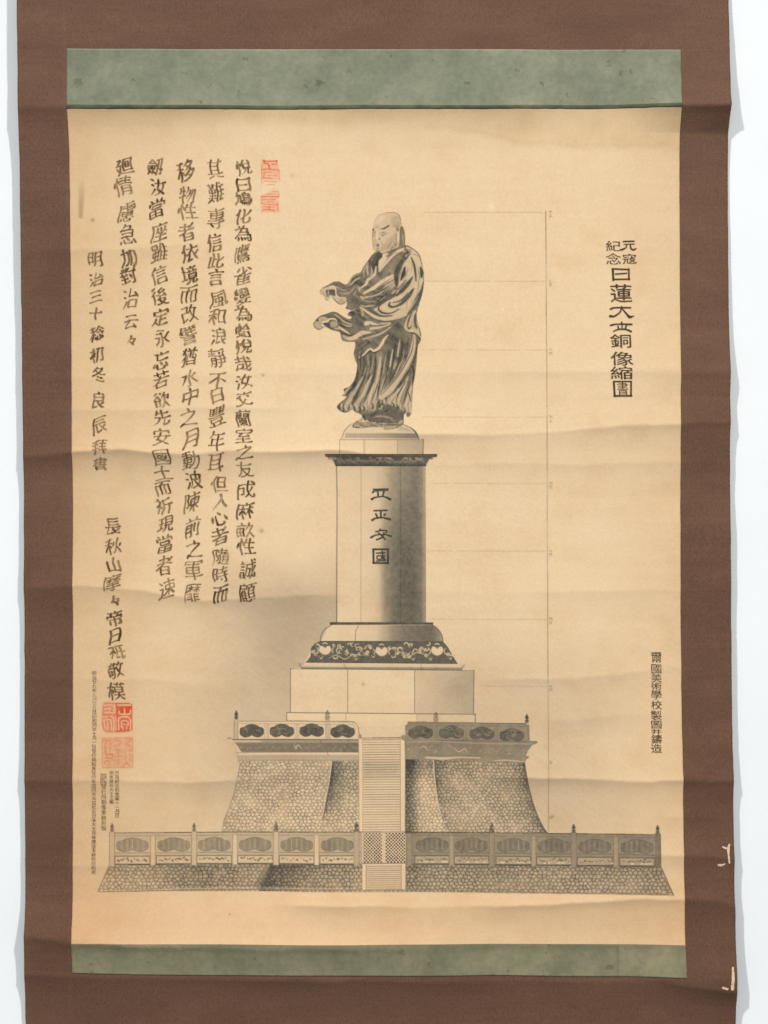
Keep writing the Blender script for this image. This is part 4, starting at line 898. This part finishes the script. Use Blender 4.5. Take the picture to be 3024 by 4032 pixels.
# cornice
cv.poly([(132, 410), (1532, 408), (1534, 440), (1488, 455), (1478, 476), (1440, 470), (1415, 510), (1395, 545), (1392, 562), (268, 562), (252, 545), (240, 505), (205, 465), (180, 478), (168, 450), (134, 440)], lambda X, Y: .80 - .40 * sstep(.5, .72, fbm(X, Y, 14, 130, 2)) * sstep(1815, 1806, Y) * sstep(1798, 1802, Y), soft=2.4, mask=True)
for i in range(34):
    a = random.Random(i); x = 300 + i * 32; y = 500 + a.uniform(-15, 15)
    cv.line([(x - 14, y + 10), (x, y - 14), (x + 12, y + 6), (x + 3, y + 12)], 9, .36, op=.8)
LW([(134, 416), (1532, 414)], 12, .9); LW([(150, 442), (1520, 440)], 6, .8); LW([(265, 548), (1395, 548)], 14, .85); LW([(200, 455), (1460, 452)], 5, .6)
# characters on the shaft
LT = lambda p, w=16, t=.99: cv.line(p, (np.array(w) * 1.25 if np.ndim(w) else w * 1.25), t, taper=False, soft=2.2)
for oy in (0,):
    LT([(735, 853), (920, 848)], 17); LT([(728, 888), (760, 872), (915, 868)], [22, 12, 10]); LT([(790, 880), (795, 940)], 18); LT([(868, 875), (850, 940)], 17); LT([(715, 975), (760, 952), (850, 942), (890, 950), (945, 975)], [24, 16, 14, 18, 26])
    LT([(745, 1120), (905, 1115)], 17); LT([(765, 1160), (790, 1215)], 18); LT([(828, 1125), (828, 1210)], 18); LT([(885, 1160), (870, 1175)], 18); LT([(720, 1238), (770, 1213), (850, 1205), (890, 1215), (942, 1228)], [24, 16, 15, 20, 26])
    LT([(820, 1352), (825, 1370)], 16); LT([(765, 1385), (830, 1368), (900, 1372), (895, 1395)], 15); LT([(800, 1400), (835, 1430), (880, 1478)], 17); LT([(868, 1400), (850, 1450), (775, 1485)], 17); LT([(705, 1455), (770, 1425), (880, 1420), (955, 1440)], [22, 14, 13, 22])
cv.tf(1499, 2191, 1.0)
LT([(-29, -27), (-28, 26)], 6.5); LT([(-30, -28), (29, -28)], 6); LT([(29, -29), (28, 27)], 6.5); LT([(-30, 26), (30, 26)], 6); LT([(-17, -13), (16, -14)], 4.5); LT([(-14, -2), (-14, 10), (2, 10), (2, -2), (-14, -2)], 4); LT([(-17, 18), (16, 16)], 4); LT([(6, -19), (10, 4), (18, 14)], 5); LT([(17, -4), (8, 12)], 4)
# base mouldings
cv.tf(1100, 2380, .50633)
cv.poly([(400, 165), (1190, 160), (1232, 190), (1264, 240), (1272, 287), (318, 287), (325, 240), (350, 195)], grad([(1262, .03), (1480, .08), (1520, .3), (1545, .48), (1600, .64), (1700, .70), (1725, .56), (1740, .40)]), smooth=0, mask=True)
cv.line([(400, 165), (350, 195), (325, 240), (318, 287)], 6, .55, taper=False); cv.line([(1190, 160), (1232, 190), (1264, 240), (1272, 287)], 8, .65, taper=False)
cv.line([(615, 165), (595, 210), (590, 285)], 6, .5, taper=False); cv.line([(955, 160), (985, 195), (995, 285)], 6, .6, taper=False)
cv.poly([(393, 138), (1196, 140), (1196, 158), (393, 160)], .84, mask=True, soft=2)
cv.poly([(318, 286), (1272, 288), (1310, 330), (1345, 395), (1388, 462), (205, 452), (242, 402), (246, 340), (275, 305)], .78, soft=2.4, mask=True)
for fx, fy in ((355, 352), (795, 362), (1228, 358)):
    cv.poly([(fx - 36, fy - 30), (fx - 14, fy - 24), (fx, fy - 12), (fx + 16, fy - 26), (fx + 36, fy - 28), (fx + 48, fy), (fx + 30, fy + 30), (fx, fy + 42), (fx - 30, fy + 30), (fx - 48, fy + 2)], .05, soft=4, smooth=2); cv.line([(fx - 22, fy - 44), (fx, fy - 52), (fx + 22, fy - 42)], 11, .22); cv.line([(fx - 66, fy - 20), (fx - 52, fy + 8), (fx - 62, fy + 30)], 10, .28); cv.line([(fx + 66, fy - 20), (fx + 54, fy + 8), (fx + 66, fy + 30)], 10, .28); cv.line([(fx - 12, fy - 32), (fx, fy - 18), (fx + 16, fy - 30)], 7, .55)
    cv.line([(fx - 40, fy + 20), (fx - 10, fy + 40), (fx + 30, fy + 36)], 6, .5)
for (sx, sy, r, sg) in ((470, 355, 34, 1), (560, 395, 22, -1), (615, 350, 34, -1), (690, 375, 26, 1), (885, 345, 24, -1), (945, 350, 34, 1), (1010, 395, 20, 1), (1100, 360, 32, -1), (1145, 395, 20, 1), (290, 385, 22, 1), (1300, 390, 20, -1)):
    cv.line([(sx + (r - 3.0 * k) * math.cos(1.2 + sg * k * .75), sy + (r - 3.0 * k) * .8 * math.sin(1.2 + sg * k * .75)) for k in range(9)], 8.5, .20, soft=2.4)
    cv.line([(sx + r, sy + 20), (sx + r * 1.6, sy + 38), (sx + r * 2.2, sy + 16)], 8, .26)
a = random.Random(12)
for i in range(60):
    x = 255 + i * 18.4 + a.uniform(-6, 6); y = 340 + a.uniform(-35, 70)
    if min(abs(x - fx) for fx in (355, 795, 1228)) < 58: continue
    if x > 1300 and y < 350: continue
    r = a.uniform(14, 26); t0 = a.uniform(0, 6.28); sg = a.choice((-1, 1))
    cv.line([(x + r * math.cos(t0 + sg * k * .8) * (1 - .12 * k), y + r * .85 * math.sin(t0 + sg * k * .8) * (1 - .12 * k)) for k in range(6)], 9.5, a.uniform(.10, .34), soft=2.2)
    if i % 3 == 0: cv.ell(x, y, 7, 6, .15, soft=3)
for (x0, y0, x1, y1) in ((380, 420, 700, 400), (880, 400, 1180, 425)):
    cv.line([(x0, y0), (x0 + 60, y0 - 25), (x0 + 130, y0 + 5), (x0 + 200, y0 - 28), (x1, y1)], 6, .2)
cv.line([(318, 288), (1272, 290)], 6, .9, taper=False)
cv.poly([(150, 458), (1440, 468), (1418, 514), (172, 502)], lambda X, Y: .08 + .42 * sstep(2622, 2630, Y - .004 * (X - 1180)), mask=True)
LW([(205, 452), (1385, 462)], 5, .7); LW([(150, 458), (172, 502), (1418, 512), (1440, 468)], 5, .5); LW([(500, 462), (520, 500)], 4, .5); LW([(1100, 466), (1108, 510)], 4, .6)
cv.poly([(86, 504), (1514, 514), (1512, 850), (84, 838)], lambda X, Y: .015 + np.interp(X, [1630, 1640, 1740, 1860], [0, .10, .16, .26]) + .10 * gau(X, 1800, 60) * gau(Y, 2710, 50), mask=True)
LW([(86, 500), (86, 838)], 6, .5); LW([(86, 502), (1514, 514)], 5, .45); LW([(1514, 514), (1510, 850)], 7, .5); LW([(530, 508), (532, 840)], 6, .5); LW([(1053, 512), (1053, 845)], 6, .55)
cv.poly([(57, 843), (1526, 856), (1526, 915), (980, 915), (975, 1042), (622, 1040), (615, 915), (57, 905)], lambda X, Y: .01 + .10 * sstep(1630, 1650, X) + .04 * (Y > 2860), mask=True)
LW([(57, 842), (1526, 855)], 7, .6); LW([(57, 845), (57, 905)], 6, .5); LW([(1524, 856), (1524, 915)], 8, .5); LW([(517, 848), (517, 905)], 5, .4); LW([(1068, 855), (1068, 900)], 4, .3)
cv.D *= np.where(cv.M | (cv.D > .2), 1, .6)
cv.build('printed_pedestal', paper, 'tall printed pedestal carrying four bold characters', grain=.10, off=POFF)

# ============ masonry helper ============
def stones(cv, region_sl, size, seed, sy=0.82):
    X, Y = cv.X[region_sl], cv.Y[region_sl] / sy
    gx = np.floor(X / size).astype(int); gy = np.floor(Y / size).astype(int)
    d1 = np.full(X.shape, 1e9); d2 = np.full(X.shape, 1e9); idv = np.zeros(X.shape)
    for i in (-1, 0, 1):
        for j in (-1, 0, 1):
            a = gx + i; b_ = gy + j
            h = ((a * 73856093) ^ (b_ * 19349663) ^ (seed * 83492791)) & 0xffffff
            h1 = ((h * 1103515245 + 12345) >> 8 & 0xffff) / 65535.0; h2 = ((h * 22695477 + 1) >> 7 & 0xffff) / 65535.0
            px = (a + .5 + (h1 - .5) * .62 + 0.5 * (b_ % 2) - .25) * size; py = (b_ + .5 + (h2 - .5) * .55) * size
            d = np.sqrt((X - px) ** 2 + (Y - py) ** 2)
            nw = d < d1
            d2 = np.where(nw, d1, np.minimum(d2, d)); idv = np.where(nw, h1, idv); d1 = np.where(nw, d, d1)
    edge = np.clip(1 - (d2 - d1) / (size * .27), 0, 1)
    return edge, idv, d1 / size
def masonry(cv, pts, base, seed, size=22, line=.34, smooth=0, hi=.10):
    q = cv.P(pts)
    if smooth: q = catmull(q, True, smooth)
    T = cv.T; cv.T = (0, 0, 1.0)
    sl = cv.box(q.min(0) - 3, q.max(0) + 3); sd = cv.sdist(sl, q); a = np.clip(.5 + sd / 2.2, 0, 1)
    e, idv, dd = stones(cv, sl, size, seed)
    b_ = base(cv.X[sl], cv.Y[sl]) if callable(base) else base
    lm = .55 + .75 * vnoise(cv.X[sl], cv.Y[sl], 45, seed + 5)
    t = b_ + 1.35 * line * e * (1 - b_ * .35) * lm + .16 * (idv - .5) - hi * (1 - dd) * (dd < .3)
    cv.put(sl, a, np.clip(t, 0, .95)); cv.M[sl] |= sd > 0
    cv.T = T
def finial(cv, x, y, t):
    cv.ell(x, y - 9, 7, 9, t, soft=2.5); cv.ell(x, y - 19, 3, 4, t, soft=2); cv.poly([(x - 5, y), (x + 5, y), (x + 7, y + 12), (x - 7, y + 12)], t * .85, soft=2); cv.line([(x - 7, y + 2), (x + 7, y + 2)], 3, t, taper=False, smooth=0)
def cloud(cv, cx, cy, rx, ry, t, slats=False, seed=0, swirl=False):
    pts = [(-1, .05), (-.92, -.45), (-.62, -.62), (-.45, -.85), (0, -1.05), (.45, -.85), (.62, -.62), (.92, -.45), (1, .05), (.95, .55), (.62, .95), (.34, .92), (.16, .80), (0, .66), (-.16, .80), (-.34, .92), (-.62, .95), (-.95, .55)]
    P_ = [(cx + rx * a_, cy + ry * b_) for a_, b_ in pts]
    r = random.Random(seed)
    cv.poly(P_, lambda X, Y: t + .16 * (fbm(X, Y, 20, seed + 3, 2) - .5), soft=2.4, smooth=3)
    cv.line(P_ + [P_[0]], max(rx * .035, 2.2), min(t + .22, .92), taper=False, op=.8)
    if slats:
        n_ = 11
        for i in range(n_):
            x = cx + rx * (-.82 + 1.64 * i / (n_ - 1)); k = math.sqrt(max(0, 1 - ((x - cx) / rx) ** 2))
            y1 = cy + ry * (.5 if abs(x - cx) < rx * .3 else .72 * k + .1)
            cv.line([(x, cy - ry * .8 * k), (x, y1)], 2.4, max(t - r.choice((.10, .16, .28)), .1) if i % 2 else min(t + .12, .9), taper=False, smooth=0, op=.8)
    if swirl:
        for i in range(7):
            x = cx + r.uniform(-.7, .7) * rx; y = cy + r.uniform(-.55, .35) * ry; q = r.uniform(.12, .3) * rx; t0 = r.uniform(0, 6.28)
            cv.line([(x + q * math.cos(t0 + k * .8), y + q * .6 * math.sin(t0 + k * .8)) for k in range(5)], rx * .07, r.choice((t + .18, t - .22, t - .3)), op=.8)

# ============ upper terrace ============
cv = Canvas(860, 2795, 2170, 3285, 2.0)
kL = 640 / 1659.0; kR = 680 / 1659.0
cv.tf(880, 2760, kL)
edgeL = [(150, 560), (168, 640), (145, 780), (105, 950), (55, 1100), (5, 1220), (-10, 1335)]
ridge = [(1105, 615), (1082, 800), (1050, 980), (1005, 1215)]
def baseL(X, Y):
    xr = np.interp(Y, [2760 + p[1] * kL for p in ridge], [880 + p[0] * kL for p in ridge])
    sh = np.where(X > xr, .66 * np.exp(-(X - xr) / (42 + .0 * Y)) * (1 - sstep(3130, 3260, Y)) , 0)
    soft = .10 * sstep(700, 1300, 0 * X) + .10 * gau(Y, 3060, 70)
    return .10 + soft + sh + .07 * fbm(X, Y, 80, 7, 2)
masonry(cv, edgeL + [(1385, 1335), (1385, 560)], baseL, 3, 16)
cv.line(edgeL, 6, .5, taper=False); cv.line(ridge, [9, 7, 6, 4], .05, taper=False); cv.line([(x + 10, y) for x, y in ridge], 6, .75, taper=False, op=.7); cv.line([(1012, 1205), (1045, 1100), (1052, 1040)], 10, .75)
# ledge boxes
cv.poly([(140, 552), (1385, 545), (1385, 612), (150, 612)], .24, mask=True); 
for i in range(17): cv.line([(185 + i * 72, 570), (235 + i * 72, 570), (235 + i * 72, 600), (185 + i * 72, 600), (185 + i * 72, 570)], 6, .42, taper=False, smooth=0, op=.8)
cv.line([(150, 614), (1385, 612)], 6, .5, taper=False, smooth=0)
cv.poly([(130, 528), (1385, 528), (1385, 550), (145, 550)], .06, mask=True); cv.line([(130, 526), (1050, 526)], 4, .5, taper=False, smooth=0)
# frieze
cv.poly([(100, 402), (1385, 400), (1385, 528), (185, 522), (150, 470), (120, 432)], grad([(900, .42), (950, .58), (1250, .62), (1415, .68)]), mask=True)
cv.poly([(100, 402), (1385, 400), (1385, 428), (125, 430)], .40); cv.poly([(95, 404), (380, 404), (385, 418), (120, 420)], .12)
a = random.Random(4)
for i in range(30):
    x = 190 + i * 40 + a.uniform(-8, 8); y = 480 + a.uniform(-14, 14); r = a.uniform(10, 20); t0 = a.uniform(0, 6)
    cv.line([(x + r * math.cos(t0 + k * .9), y + r * .8 * math.sin(t0 + k * .9)) for k in range(4)], 5, a.uniform(.2, .45), op=.8)
cv.line([(720, 450), (740, 490), (760, 450), (800, 500)], 8, .12)
cv.line([(985, 405), (1010, 440), (1050, 500), (1070, 560)], 6, .7, taper=False)
cv.line([(95, 392), (1385, 398)], 11, .78, taper=False, smooth=0); cv.ell(55, 378, 20, 9, .35, soft=3); cv.line([(60, 378), (110, 395)], 8, .5)
# balustrade left
cv.poly([(108, 205), (140, 180), (160, 205), (1320, 212), (1362, 245), (1385, 330), (1385, 392), (108, 388)], .05, mask=True)
LX = lambda p, w=5, t=.45: cv.line(p, w, t, taper=False, smooth=0, soft=2, mode='dark')
LX([(150, 207), (1300, 212)], 6, .55); LX([(150, 232), (1320, 240)], 4, .4); cv.line([(1300, 212), (1350, 232), (1375, 280), (1380, 350)], 6, .5, taper=False); cv.line([(1300, 240), (1335, 260), (1350, 330)], 4, .4, taper=False)
cv.poly([(108, 205), (148, 205), (148, 388), (108, 388)], .22); LX([(108, 200), (108, 388)], 6, .5); LX([(148, 205), (148, 388)], 5, .4)
cv.poly([(1045, 205), (1085, 205), (1085, 390), (1045, 390)], .20)
for x in (418, 436, 450, 462, 725, 742, 755, 770, 1042, 1088): LX([(x, 236), (x, 388)], 4, .38)
for i, (x, y) in enumerate(((288, 307), (595, 305), (900, 302), (1215, 312))): cloud(cv, x, y, 122, 66, .80, swirl=True, seed=i + 2)
T = cv.T; 
for x, y in ((130, 158), (1060, 160)):
    q = (880 + x * kL, 2760 + y * kL); cv.T = (0, 0, 1.0); finial(cv, q[0], q[1], .85); cv.T = T
cv.ell(1385, 360, 18, 16, .25, soft=3)
# stairs
cv.tf(0, 0, 1.0)
cv.poly([(1412, 2908), (1594, 2906), (1594, 3272), (1412, 3276)], .03, mask=True)
for i in range(37):
    y = 2914 + i * 9.8; a = random.Random(i)
    cv.line([(1428, y), (1574, y - 1)], 3.0, .26 + .26 * a.random() + .14 * gau(y, 3000, 60), taper=False, smooth=0, mode='dark')
cv.poly([(1428, 2996), (1574, 2996), (1574, 3060), (1428, 3060)], .22, soft=30, mode='dark', op=.6)
cv.poly([(1414, 2910), (1426, 2910), (1428, 3274), (1416, 3274)], .0, soft=2); cv.poly([(1577, 2908), (1592, 2908), (1592, 3272), (1579, 3272)], .0, soft=2)
cv.line([(1412, 2912), (1414, 3274)], 2.6, .4, taper=False, smooth=0); cv.line([(1427, 2910), (1428, 3274)], 2, .3, taper=False, smooth=0); cv.line([(1576, 2908), (1577, 3272)], 3, .4, taper=False, smooth=0); cv.line([(1412, 2908), (1594, 2906)], 3, .4, taper=False, smooth=0)
# right half
cv.tf(1480, 2760, kR)
ridR = [(555, 570), (562, 720), (585, 900), (615, 1060), (675, 1265)]
edgeR = [(1425, 575), (1450, 740), (1485, 890), (1530, 1040), (1590, 1180), (1645, 1270)]
def baseR(X, Y):
    xr = np.interp(Y, [2760 + p[1] * kR for p in ridR], [1480 + p[0] * kR for p in ridR]); xe = np.interp(Y, [2760 + p[1] * kR for p in edgeR], [1480 + p[0] * kR for p in edgeR])
    lowf = 1 - .8 * sstep(3080, 3240, Y)
    a_ = np.where(X < xr, .12 + .55 * (1 - sstep(1600, 1668, X)) + .25 * lowf * (1 - sstep(3000, 3100, Y)), .24 + .34 * np.exp(-(X - xr) / 40) * lowf + .42 * np.exp(-(xe - X) / 34))
    return a_ + .14 * (1 - sstep(2990, 3080, Y)) + .08 * (fbm(X, Y, 70, 9, 2) - .5)
masonry(cv, [(280, 560), (1425, 560)] + edgeR + [(280, 1272)], baseR, 8, 15.5, .34)
cv.line(ridR, [14, 12, 9, 5], .14, taper=False); cv.line([(x + 14, y) for x, y in ridR[:3]], [20, 12, 6], .72, taper=False, op=.8); cv.line(edgeR, 8, .72, taper=False)
up = lambda X, Y: .50 + .12 * (fbm(X, Y, 50, 66, 3) - .5) + .06 * gau(Y, 2935, 14)
cv.poly([(285, 240), (315, 208), (560, 205), (1435, 215), (1472, 232), (1477, 380), (1545, 385), (1552, 400), (1502, 420), (1455, 478), (1440, 520), (1475, 535), (1440, 560), (1425, 590), (280, 560), (275, 385), (245, 370), (248, 335), (285, 330)], up, mask=True, soft=2.4)
cv.line([(310, 208), (1440, 216)], 9, .66, taper=False, smooth=0); LX([(480, 234), (1440, 244)], 5, .3)
cv.line([(480, 545), (650, 555), (800, 545), (1000, 548)], [18, 26, 14, 10], .16); cv.line([(1110, 575), (1250, 565), (1420, 580)], 12, .22)
cv.line([(290, 398), (600, 392), (1000, 408), (1500, 410)], 6, .30, taper=False); LX([(600, 380), (1545, 388)], 8, .35); cv.line([(560, 470), (610, 420), (655, 382)], 7, .62)
LX([(290, 520), (1440, 528)], 4, .2)
for x in (575, 595, 845, 868, 1140, 1165): LX([(x, 236), (x, 382)], 5, .26)
cv.line([(1460, 232), (1462, 382)], 18, .55, taper=False, smooth=0)
for i, (x, y) in enumerate(((430, 303), (725, 303), (1018, 312), (1305, 326))): cloud(cv, x, y, 116, 60, .76, swirl=True, seed=i + 22)
a = random.Random(9)
for i in range(34):
    x = 300 + i * 33 + a.uniform(-8, 8); y = 470 + a.uniform(-30, 30); r = a.uniform(10, 24); t0 = a.uniform(0, 6)
    cv.line([(x + r * math.cos(t0 + k * .8), y + r * .7 * math.sin(t0 + k * .8)) for k in range(4)], 6, a.choice((.24, .3, .6, .65)), op=.75)
cv.line([(745, 450), (800, 490), (850, 460), (880, 500)], 8, .15); cv.line([(420, 450), (470, 440), (490, 480)], 8, .2)
cv.line([(285, 400), (282, 1270)], 7, .6, taper=False, smooth=0)
T = cv.T
for x, y in ((578, 172), (1450, 180)):
    q = (1480 + x * kR, 2760 + y * kR); cv.T = (0, 0, 1.0); finial(cv, q[0], q[1], .85); cv.T = T
cv.D *= np.where(cv.M | (cv.D > .15), 1, .5)
cv.build('printed_terrace', paper, 'printed upper stone terrace with railings either side of the steps', grain=.10)

# ============ lower railing, gate and plinth ============
cv = Canvas(375, 3225, 2665, 3535, 2.0)
cv.tf(0, 0, 1.0)
def dy(x): return 9 * np.clip((x - 1500) / 1100, 0, 1) ** 1.2 + 3 * np.clip((900 - x) / 500, 0, 1)
def dyp(p): return [(x, y + float(dy(np.array(x)))) for x, y in p]
def densify(p):
    out = []
    for (x0, y0), (x1, y1) in zip(p, p[1:] + p[:1]):
        n_ = max(int(abs(x1 - x0) / 200), 1)
        out += [(x0 + (x1 - x0) * i / n_, y0 + (y1 - y0) * i / n_) for i in range(n_)]
    return dyp(out)
def baseLow(X, Y):
    l = np.interp(X, [390, 560, 760, 900, 1020, 1045], [.14, .20, .42, .38, .28, .30])
    d = X + (Y - 3405) * .45
    l = l + .50 * sstep(1056, 1074, d) * np.exp(-np.clip(d - 1060, 0, 999) / 130)
    l = np.where(X > 1500, .34 + .04 * vnoise(X, Y, 200, 3) + .10 * gau(X, 1620, 50), l)
    top = .14 * np.exp(-(Y - 3405) / 30)
    return l + top
masonry(cv, densify([(430, 3404), (2602, 3404), (2650, 3512), (386, 3506)]), baseLow, 17, 17, .36)
cv.line(dyp([(430, 3404), (386, 3506)]), 3.2, .5, taper=False, smooth=0); cv.line(dyp([(386, 3508), (900, 3502), (1500, 3500), (2100, 3506), (2650, 3512)]), 3, .5, taper=False); cv.line(dyp([(2602, 3404), (2650, 3512)]), 4, .6, taper=False, smooth=0)
cv.line(dyp([(1958, 3410), (1968, 3508)]), 3.4, .6, taper=False, smooth=0)
cv.line(dyp([(440, 3502), (900, 3496), (1420, 3496)]), 4, .04, op=.6); 
for i in range(5): cv.line([(1040 - 10 * i, 3420 + 16 * i), (1075 - 8 * i, 3425 + 16 * i)], 26, .75, soft=14, op=.35)
# railing body
tr = lambda X, Y: np.interp(X, [430, 700, 1000, 1350, 1420, 1600, 1700, 2600], [.14, .16, .21, .25, .28, .48, .47, .48]) + .05 * (fbm(X, Y, 60, 70, 2) - .5)
cv.poly(densify([(434, 3284), (434, 3404), (1427, 3404), (1427, 3276), (438, 3278)]), tr, mask=True)
cv.poly(densify([(1596, 3276), (1596, 3404), (2602, 3404), (2602, 3276)]), tr, mask=True)
for x0, x1, t in ((440, 1420, .5), (1602, 2600, .5)):
    for y, w_, k in ((3277, 4.2, 1.15), (3289, 2.6, .6), (3356, 3.2, .7), (3366, 2.2, .5), (3402, 4.6, 1.3)):
        n_ = 14
        for i in range(n_):
            xa = x0 + (x1 - x0) * i / n_; xb = x0 + (x1 - x0) * (i + 1) / n_; a = random.Random(int(y * 31 + xa))
            cv.line(dyp([(xa, y), (xb, y)]), w_, t * k * (.7 + .5 * a.random()), taper=False, smooth=0, mode='dark')
bays = [521, 684, 843, 1004, 1168, 1328, 1701, 1856, 2021, 2181, 2341, 2508]
for i, x in enumerate(bays):
    d = float(dy(np.array(x))); right = x > 1500
    t = .60 if right else np.interp(x, [500, 1350], [.40, .50])
    cloud(cv, x, 3325 + d, 63, 27, t, slats=True, seed=i + 40)
    bt = (.30 if right else .10)
    cv.poly([(x - 66, 3370 + d), (x + 66, 3370 + d), (x + 66, 3399 + d), (x - 66, 3399 + d)], bt)
    cv.line([(x - 68, 3369 + d), (x + 68, 3369 + d), (x + 68, 3399 + d), (x - 68, 3399 + d), (x - 68, 3369 + d)], 3, .55, taper=False, smooth=0, mode='dark')
    a = random.Random(i + 5)
    xx = x - 58
    while xx < x + 58:
        yy = 3383 + d + a.uniform(-5, 5); cv.line([(xx, yy), (xx + a.uniform(2, 9), yy + a.uniform(-7, 7))], a.uniform(4, 8), a.uniform(.5, .75), op=.85); xx += a.uniform(6, 13)
        if a.random() < .25: cv.line([(xx, 3392 + d), (xx + 16, 3392 + d)], 5, .03)
for x in (602, 925, 1247, 1778, 2101, 2425):
    d = float(dy(np.array(x))); 
    cv.poly([(x - 9, 3289 + d), (x + 9, 3289 + d), (x + 9, 3404 + d), (x - 9, 3404 + d)], .06 if x < 1500 else .36)
    for s_ in (-9, 9): cv.line([(x + s_, 3289 + d), (x + s_, 3404 + d)], 2.6, .42 if x < 1500 else .6, taper=False, smooth=0)
for x in (441, 764, 1087, 1404, 1612, 1936, 2259, 2589):
    d = float(dy(np.array(x))); 
    cv.poly([(x - 10, 3270 + d), (x + 10, 3270 + d), (x + 10, 3406 + d), (x - 10, 3406 + d)], .14 if x < 1200 else (.28 if x < 1500 else (.46 if x < 2500 else .6)), mask=True)
    for s_ in (-10, 10): cv.line([(x + s_, 3274 + d), (x + s_, 3404 + d)], 2.6, .45 if x < 1500 else .62, taper=False, smooth=0)
    if x != 1612: finial(cv, x, 3262 + d, .60 if x < 1000 else .82)
# gate and lower steps
cv.poly([(1427, 3276), (1597, 3276), (1597, 3402), (1427, 3402)], .10, mask=True)
def lattice(X, Y):
    u = (X + Y) / 13.0; v = (X - Y) / 13.0
    return .06 + .86 * sstep(.25, .55, np.abs(np.sin(np.pi * u) * np.sin(np.pi * v))) * (.7 + .5 * vnoise(X, Y, 22, 12))
cv.poly([(1431, 3280), (1503, 3280), (1503, 3396), (1431, 3396)], lattice); cv.poly([(1518, 3280), (1597, 3280), (1597, 3396), (1518, 3396)], lattice)
cv.line([(1427, 3277), (1600, 3277)], 3, .45, taper=False, smooth=0); cv.line([(1427, 3398), (1600, 3398)], 4, .6, taper=False, smooth=0)
cv.poly([(1427, 3404), (1597, 3404), (1597, 3502), (1427, 3502)], .08, mask=True)
for i in range(12): cv.line([(1443, 3410 + i * 8), (1578, 3410 + i * 8)], 2.6, .30 + .2 * random.Random(i).random(), taper=False, smooth=0, mode='dark')
cv.poly([(1429, 3404), (1440, 3404), (1440, 3502), (1429, 3502)], .0); cv.poly([(1581, 3404), (1595, 3404), (1595, 3502), (1581, 3502)], .02)
for x in (1441, 1580, 1597): cv.line([(x, 3404), (x, 3502)], 2.6, .45, taper=False, smooth=0)
cv.line([(1430, 3502), (1597, 3501)], 3, .45, taper=False, smooth=0)
cv.D *= np.where(cv.M | (cv.D > .15), 1, .5)
cv.build('printed_railing', paper, 'printed lower railing with lattice gate above a long stone plinth', grain=.10)

# ============ frayed patches where the silk is gone ============
def fray(pts, w_, lab):
    c2 = Canvas(min(p[0] for p in pts) - 14, min(p[1] for p in pts) - 14, max(p[0] for p in pts) + 14, max(p[1] for p in pts) + 14, 1.4)
    c2.line(pts, w_, 1.0, soft=2, taper=False)
    c2.D = c2.D * (0.75 + .5 * vnoise(c2.X, c2.Y, 7, 19))
    v = c2.D > .5; cell = v[:-1, :-1] & v[1:, :-1] & v[1:, 1:] & v[:-1, 1:]
    idx = np.arange(c2.nx * c2.ny).reshape(c2.ny, c2.nx)
    F = np.stack([idx[:-1, :-1][cell], idx[1:, :-1][cell], idx[1:, 1:][cell], idx[:-1, 1:][cell]], -1)
    used, inv = np.unique(F, return_inverse=True); F = inv.reshape(-1, 4)
    x = c2.X.ravel()[used]; y = c2.Y.ravel()[used]
    mesh_obj('bare_lining', np.stack([(x - CX) * S, -(height(x, y) + .5 + .6 * vnoise(x, y, 6, 3)) * S, (CY - y) * S], -1), F, M_lining, root, None, lab)
kf = 424 / 1659.0
fz = lambda p: [(2600 + a_ * kf, 3200 + b_ * kf) for a_, b_ in p]
fray(fz([(1058, 490), (1045, 560), (1045, 640), (1058, 768)]), [9, 12, 8, 9], 'upright pale tear at the right edge beside the railing')
fray(fz([(962, 525), (1000, 540), (1040, 545)]), [9, 10, 8], 'short pale tear joining the upright one')
fray(fz([(885, 800), (930, 805), (990, 785)]), [8, 12, 7], 'small hooked pale tear')
kg = .4967
gz = lambda p: [(2200 + a_ * kg, 3180 + b_ * kg) for a_, b_ in p]
fray(gz([(1368, 1252), (1368, 1330), (1362, 1418)]), [9, 13, 14], 'upright pale tear at the lower right corner')
fray(gz([(1288, 1408), (1322, 1418)]), [11, 10], 'small pale tear at the lower right corner')
